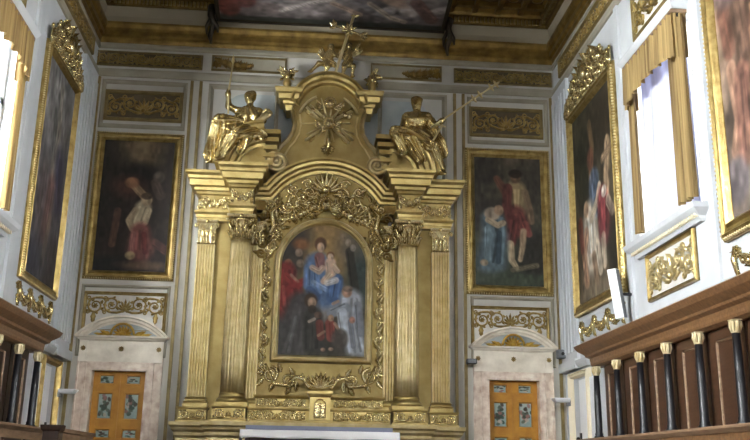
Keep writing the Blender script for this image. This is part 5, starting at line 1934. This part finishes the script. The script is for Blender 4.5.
# linen over the tabletop
m = MB()
prof = [(-0.075, 1.41), (-0.062, 1.46), (-0.055, 1.52), (-0.03, 1.528), (0.58, 1.528)]
nx = 60
vs, fs = [], []
for th in (0, 0.006):
    for i in range(nx + 1):
        u = i / nx
        x = -1.215 + 2.43 * u
        for j, (yy, zz) in enumerate(prof):
            wv = 0.008 * math.sin(u * 40) * (1 if j == 0 else 0.4 if j == 1 else 0)
            vs.append((x, yy - th + wv, zz + th + (0.006 * math.sin(u * 17) if j == 0 else 0)))
n1 = (nx + 1) * 5
for o in (0, n1):
    for i in range(nx):
        for j in range(4):
            a = o + i * 5 + j
            fs.append((a, a + 1, a + 6, a + 5))
for i in range(nx):
    a = i * 5
    fs.append((a, a + 5, a + 5 + n1, a + n1))
m.add(vs, fs, True)
for sg in (-1, 1):
    vs, fs = [], []
    for th in (0, 0.008):
        for i in range(9):
            yy = -0.075 + 0.65 * i / 8
            for j in range(4):
                s = j / 3
                vs.append((sg * (1.213 + 0.035 * s + th + 0.008 * math.sin(yy * 20) * s), yy - 0.02 * s, 1.532 - 0.42 * s))
    for o in (0, 36):
        for i in range(8):
            for j in range(3):
                a = o + i * 4 + j
                fs.append((a, a + 1, a + 5, a + 4))
    m.add(vs, fs, True)
c = m.build('altar_cloth', 'cloth')
c.location = (0, -1.9, FL)
tag(c, 'white linen cloth spread over the altar table', 'altar cloth')

# ------------------------------------------------------------------ small fittings
q = P(472, 361.5, -0.2)
t = thing('floodlight', 'small black floodlight fixed at the left end of the right door lintel', 'floodlight', (q.x, -0.16, q.z))
MB().rlathe(-0.09, 0.07, -0.10, 0.02, [(-0.045, 0), (-0.04, 0.008), (0.04, 0.008), (0.045, 0)]).build('housing', 'metal_black', t)
MB().box(-0.02, 0.02, 0.02, 0.16, -0.015, 0.015).build('bracket', 'metal_black', t)
MB().box(-0.08, 0.06, -0.116, -0.11, -0.034, 0.034).build('lens', 'grey_plastic', t)
q = P(562, 354, -0.25)
t = thing('camera_box', 'small grey box with a lens in the corner right of the right door hood', 'camera', (q.x, -0.2, q.z))
MB().rlathe(-0.06, 0.06, -0.09, 0.08, [(-0.075, 0), (-0.07, 0.008), (0.07, 0.008), (0.075, 0)]).build('housing', 'grey_plastic', t)
m = MB().lathe([(0.03, 0), (0.03, 0.03), (0.02, 0.035)], 14)
l_ = m.build('lens', 'metal_black', t)
l_.rotation_euler = (PI / 2, 0, 0)
l_.location = (0, -0.095, 0.0)
MB().box(-0.015, 0.015, 0.08, 0.2, -0.015, 0.015).build('bracket', 'metal_black', t)
for wall, x, y, nm in (('R', 561, 399, 'right'), ('L', 63, 390, 'left')):
    q = P(x, y, -0.45)
    sg = 1 if wall == 'R' else -1
    t = thing('uplighter', 'white tray-shaped uplighter on the corner pilaster beside the %s door' % nm, 'wall lamp', (sg * (XW - 0.09), -0.45, q.z), RT if wall == 'R' else LF)
    m = MB().rlathe(-0.10, 0.10, -0.26, 0.0, [(-0.06, -0.04), (-0.03, 0.0), (0.0, 0.02), (0.012, 0.02)])
    m.build('shade', 'white_paint', t)
    MB().box(-0.06, 0.06, -0.03, 0.02, -0.12, -0.03).build('wall_bracket', 'grey_plastic', t)

q = P(633, 292, -3.72)
t = thing('column_speaker', 'slim white column loudspeaker tilted beside the right window sill', 'loudspeaker', (XW - 0.25, -3.62, 3.98), 0)
m = MB()
m.rlathe(-0.055, 0.055, -0.10, 0.06, [(-0.36, 0), (-0.355, 0.006), (0.355, 0.006), (0.36, 0)])
cb = m.build('cabinet', 'white_paint', t)
cb.rotation_euler = (math.radians(6), math.radians(-5), math.radians(-38))
m = MB().box(-0.045, 0.045, -0.112, -0.106, -0.34, 0.34)
gr = m.build('grille', 'white_paint', cb)
m = MB().box(0.061, 0.066, -0.09, 0.05, -0.35, 0.35)
m.build('side_panel', 'grey_plastic', cb)
MB().box(0.02, 0.25, -0.015, 0.015, -0.02, 0.02).build('bracket', 'metal_black', t)

# ------------------------------------------------------------------ painted field of the ceiling, in a dark border
t = thing('ceiling_painting', 'large ceiling painting of grey clouds and figures in a dark border', 'painting', (0, -0.20, 9.79), 0, None, (PI / 2 - math.radians(8), 0, 0))
W2, H2 = 4.44, 2.6
m = MB().sweep(rect(-W2 / 2, W2 / 2, 0.0, H2), [(0, -0.06), (0, 0.02), (-0.05, 0.03), (-0.08, 0.015), (-0.08, -0.06)], True)
m.build('frame', 'bronze', t)
p = Paint(W2 - 0.1, H2 - 0.1, (104, 98, 96), (92, 84, 82), 150)
p.noise(0.25, 14)
for k in range(60):
    u, v = RNG.uniform(0, 1), RNG.uniform(0.05, 0.86)
    p.blob(u, v, RNG.uniform(0.03, 0.10), RNG.uniform(0.012, 0.04), [(172, 160, 152), (138, 120, 118), (92, 84, 86), (166, 132, 108), (120, 116, 120)][k % 5], RNG.uniform(-0.7, 0.7), 0.75, 0.5)
p.line([(0.0, 0.97), (1.0, 0.97)], 0.022, (46, 50, 44), 0.95, 0.5, None, False)
p.blob(0.05, 0.82, 0.05, 0.07, (104, 46, 38), op=0.9)
p.blob(0.12, 0.74, 0.05, 0.05, (116, 56, 50), op=0.8)
p.line([(0.28, 0.84), (0.42, 0.72), (0.5, 0.66)], 0.016, (160, 150, 142), 0.7)
p.line([(0.50, 0.72), (0.62, 0.84)], 0.015, (158, 128, 106), 0.7)
p.line([(0.66, 0.70), (0.76, 0.86), (0.82, 0.90)], 0.014, (160, 142, 120), 0.7)
p.line([(0.86, 0.66), (0.94, 0.86)], 0.03, (96, 66, 58), 0.8)
p.noise(0.12, 40)
c = p.mesh('canvas', t, -0.012, gain=1.0)
c.location = (0, 0, H2 / 2)
# the figures of the ceiling spill over the gilded cornice at the corners
for sg, nm in ((-1, 'left'), (1, 'right')):
    t = thing('stucco_ornament', 'dark stucco ribbon hanging over the cornice at the %s end of the ceiling painting' % nm, 'ornament', (sg * 2.30, -0.30, 9.98))
    m = MB()
    m.tube([(0, 0.02, 0.05), (-0.02, -0.02, -0.15), (0.03, 0.04, -0.32), (-0.03, 0.10, -0.52), (0.0, 0.16, -0.66)], [0.10, 0.07, 0.055, 0.05, 0.02], 8)
    m.tube([(0.02, 0.0, -0.2), (0.10, 0.04, -0.34), (0.12, 0.09, -0.45)], [0.04, 0.04, 0.015], 7)
    m.tube([(-0.02, 0.0, -0.2), (-0.10, 0.04, -0.36), (-0.09, 0.10, -0.5)], [0.04, 0.035, 0.015], 7)
    m.build('ribbon', 'bronze', t)

# ------------------------------------------------------------------ light: daylight through the windows
w = bpy.data.worlds.new('world')
sc.world = w
w.use_nodes = True
bg = w.node_tree.nodes['Background']
# bright overcast sky above the horizon, dim street and roofs below it
nt = w.node_tree
tc = nt.nodes.new('ShaderNodeTexCoord')
sx_ = nt.nodes.new('ShaderNodeSeparateXYZ')
cr = nt.nodes.new('ShaderNodeValToRGB')
cr.color_ramp.elements[0].position = 0.565
cr.color_ramp.elements[0].color = (0.10, 0.095, 0.085, 1)
cr.color_ramp.elements[1].position = 0.61
cr.color_ramp.elements[1].color = (0.90, 0.95, 1.0, 1)
mr = nt.nodes.new('ShaderNodeMapRange')
mr.inputs['From Min'].default_value = -1
mr.inputs['From Max'].default_value = 1
nt.links.new(tc.outputs['Generated'], sx_.inputs[0])
nt.links.new(sx_.outputs['Z'], mr.inputs['Value'])
nt.links.new(mr.outputs['Result'], cr.inputs['Fac'])
nt.links.new(cr.outputs['Color'], bg.inputs['Color'])
bg.inputs['Strength'].default_value = 1.6


def daylight(x, y, pw, sgn, tilt=0.40, sx=4.6, sz=4.2, col=(1.0, 0.985, 0.965)):
    """a patch of bright sky beyond a window, above the roofs across the street"""
    l = bpy.data.lights.new('daylight', 'AREA')
    l.shape = 'RECTANGLE'
    l.size, l.size_y = sx, sz
    l.energy = pw
    l.color = col
    o = bpy.data.objects.new('daylight', l)
    COL.objects.link(o)
    o.location = (x, y, 10.9)
    o.rotation_euler = Vector((-sgn * math.cos(tilt), 0, -math.sin(tilt))).to_track_quat('-Z', 'Z').to_euler()


daylight(-XW - 2.4, -14.0, 58000, -1, sx=40, sz=4.6)
daylight(XW + 2.4, -14.0, 27000, 1, sx=40, sz=4.6)

l = bpy.data.lights.new('daylight', 'AREA')  # added area lamp beyond the added front window, for frontal fill
l.shape = 'RECTANGLE'
l.size, l.size_y = 9, 5
l.energy = 3600
l.color = (1.0, 0.985, 0.965)
o = bpy.data.objects.new('daylight', l)
COL.objects.link(o)
o.location = (0, Y1 - 3.5, 10.3)
o.rotation_euler = Vector((0, math.cos(0.3), -math.sin(0.3))).to_track_quat('-Z', 'Z').to_euler()

sc.view_settings.view_transform = 'Standard'
sc.view_settings.look = 'None'
sc.view_settings.gamma = 1
sc.view_settings.exposure = 1.5
sc.cycles.max_bounces = 8
sc.cycles.diffuse_bounces = 5
sc.cycles.transparent_max_bounces = 8
sc.cycles.sample_clamp_indirect = 6
sc.cycles.caustics_reflective = False
sc.cycles.caustics_refractive = False

# repeats share a group
GROUPS = {'relief_panel': 'carved gilt relief panels on the walls', 'framed_painting': 'framed paintings on the walls', 'garland': 'carved garlands under the paintings',
          'curtain': 'ochre curtains at the windows', 'curtain_pelmet': 'curtain pelmets over the windows', 'urn': 'flower urns on the altarpiece', 'statue': 'gilded statues on the pediment',
          'putto': 'gilded winged children on the altarpiece', 'door_surround': 'marble door surrounds', 'choir_stall': 'choir stalls along the side walls', 'uplighter': 'uplighters in the corners',
          'stucco_ornament': 'dark stucco ribbons on the cornice'}
for o in list(bpy.data.objects):
    g = GROUPS.get(o.name.split('.')[0])
    if g and 'category' in o:
        o['group'] = g
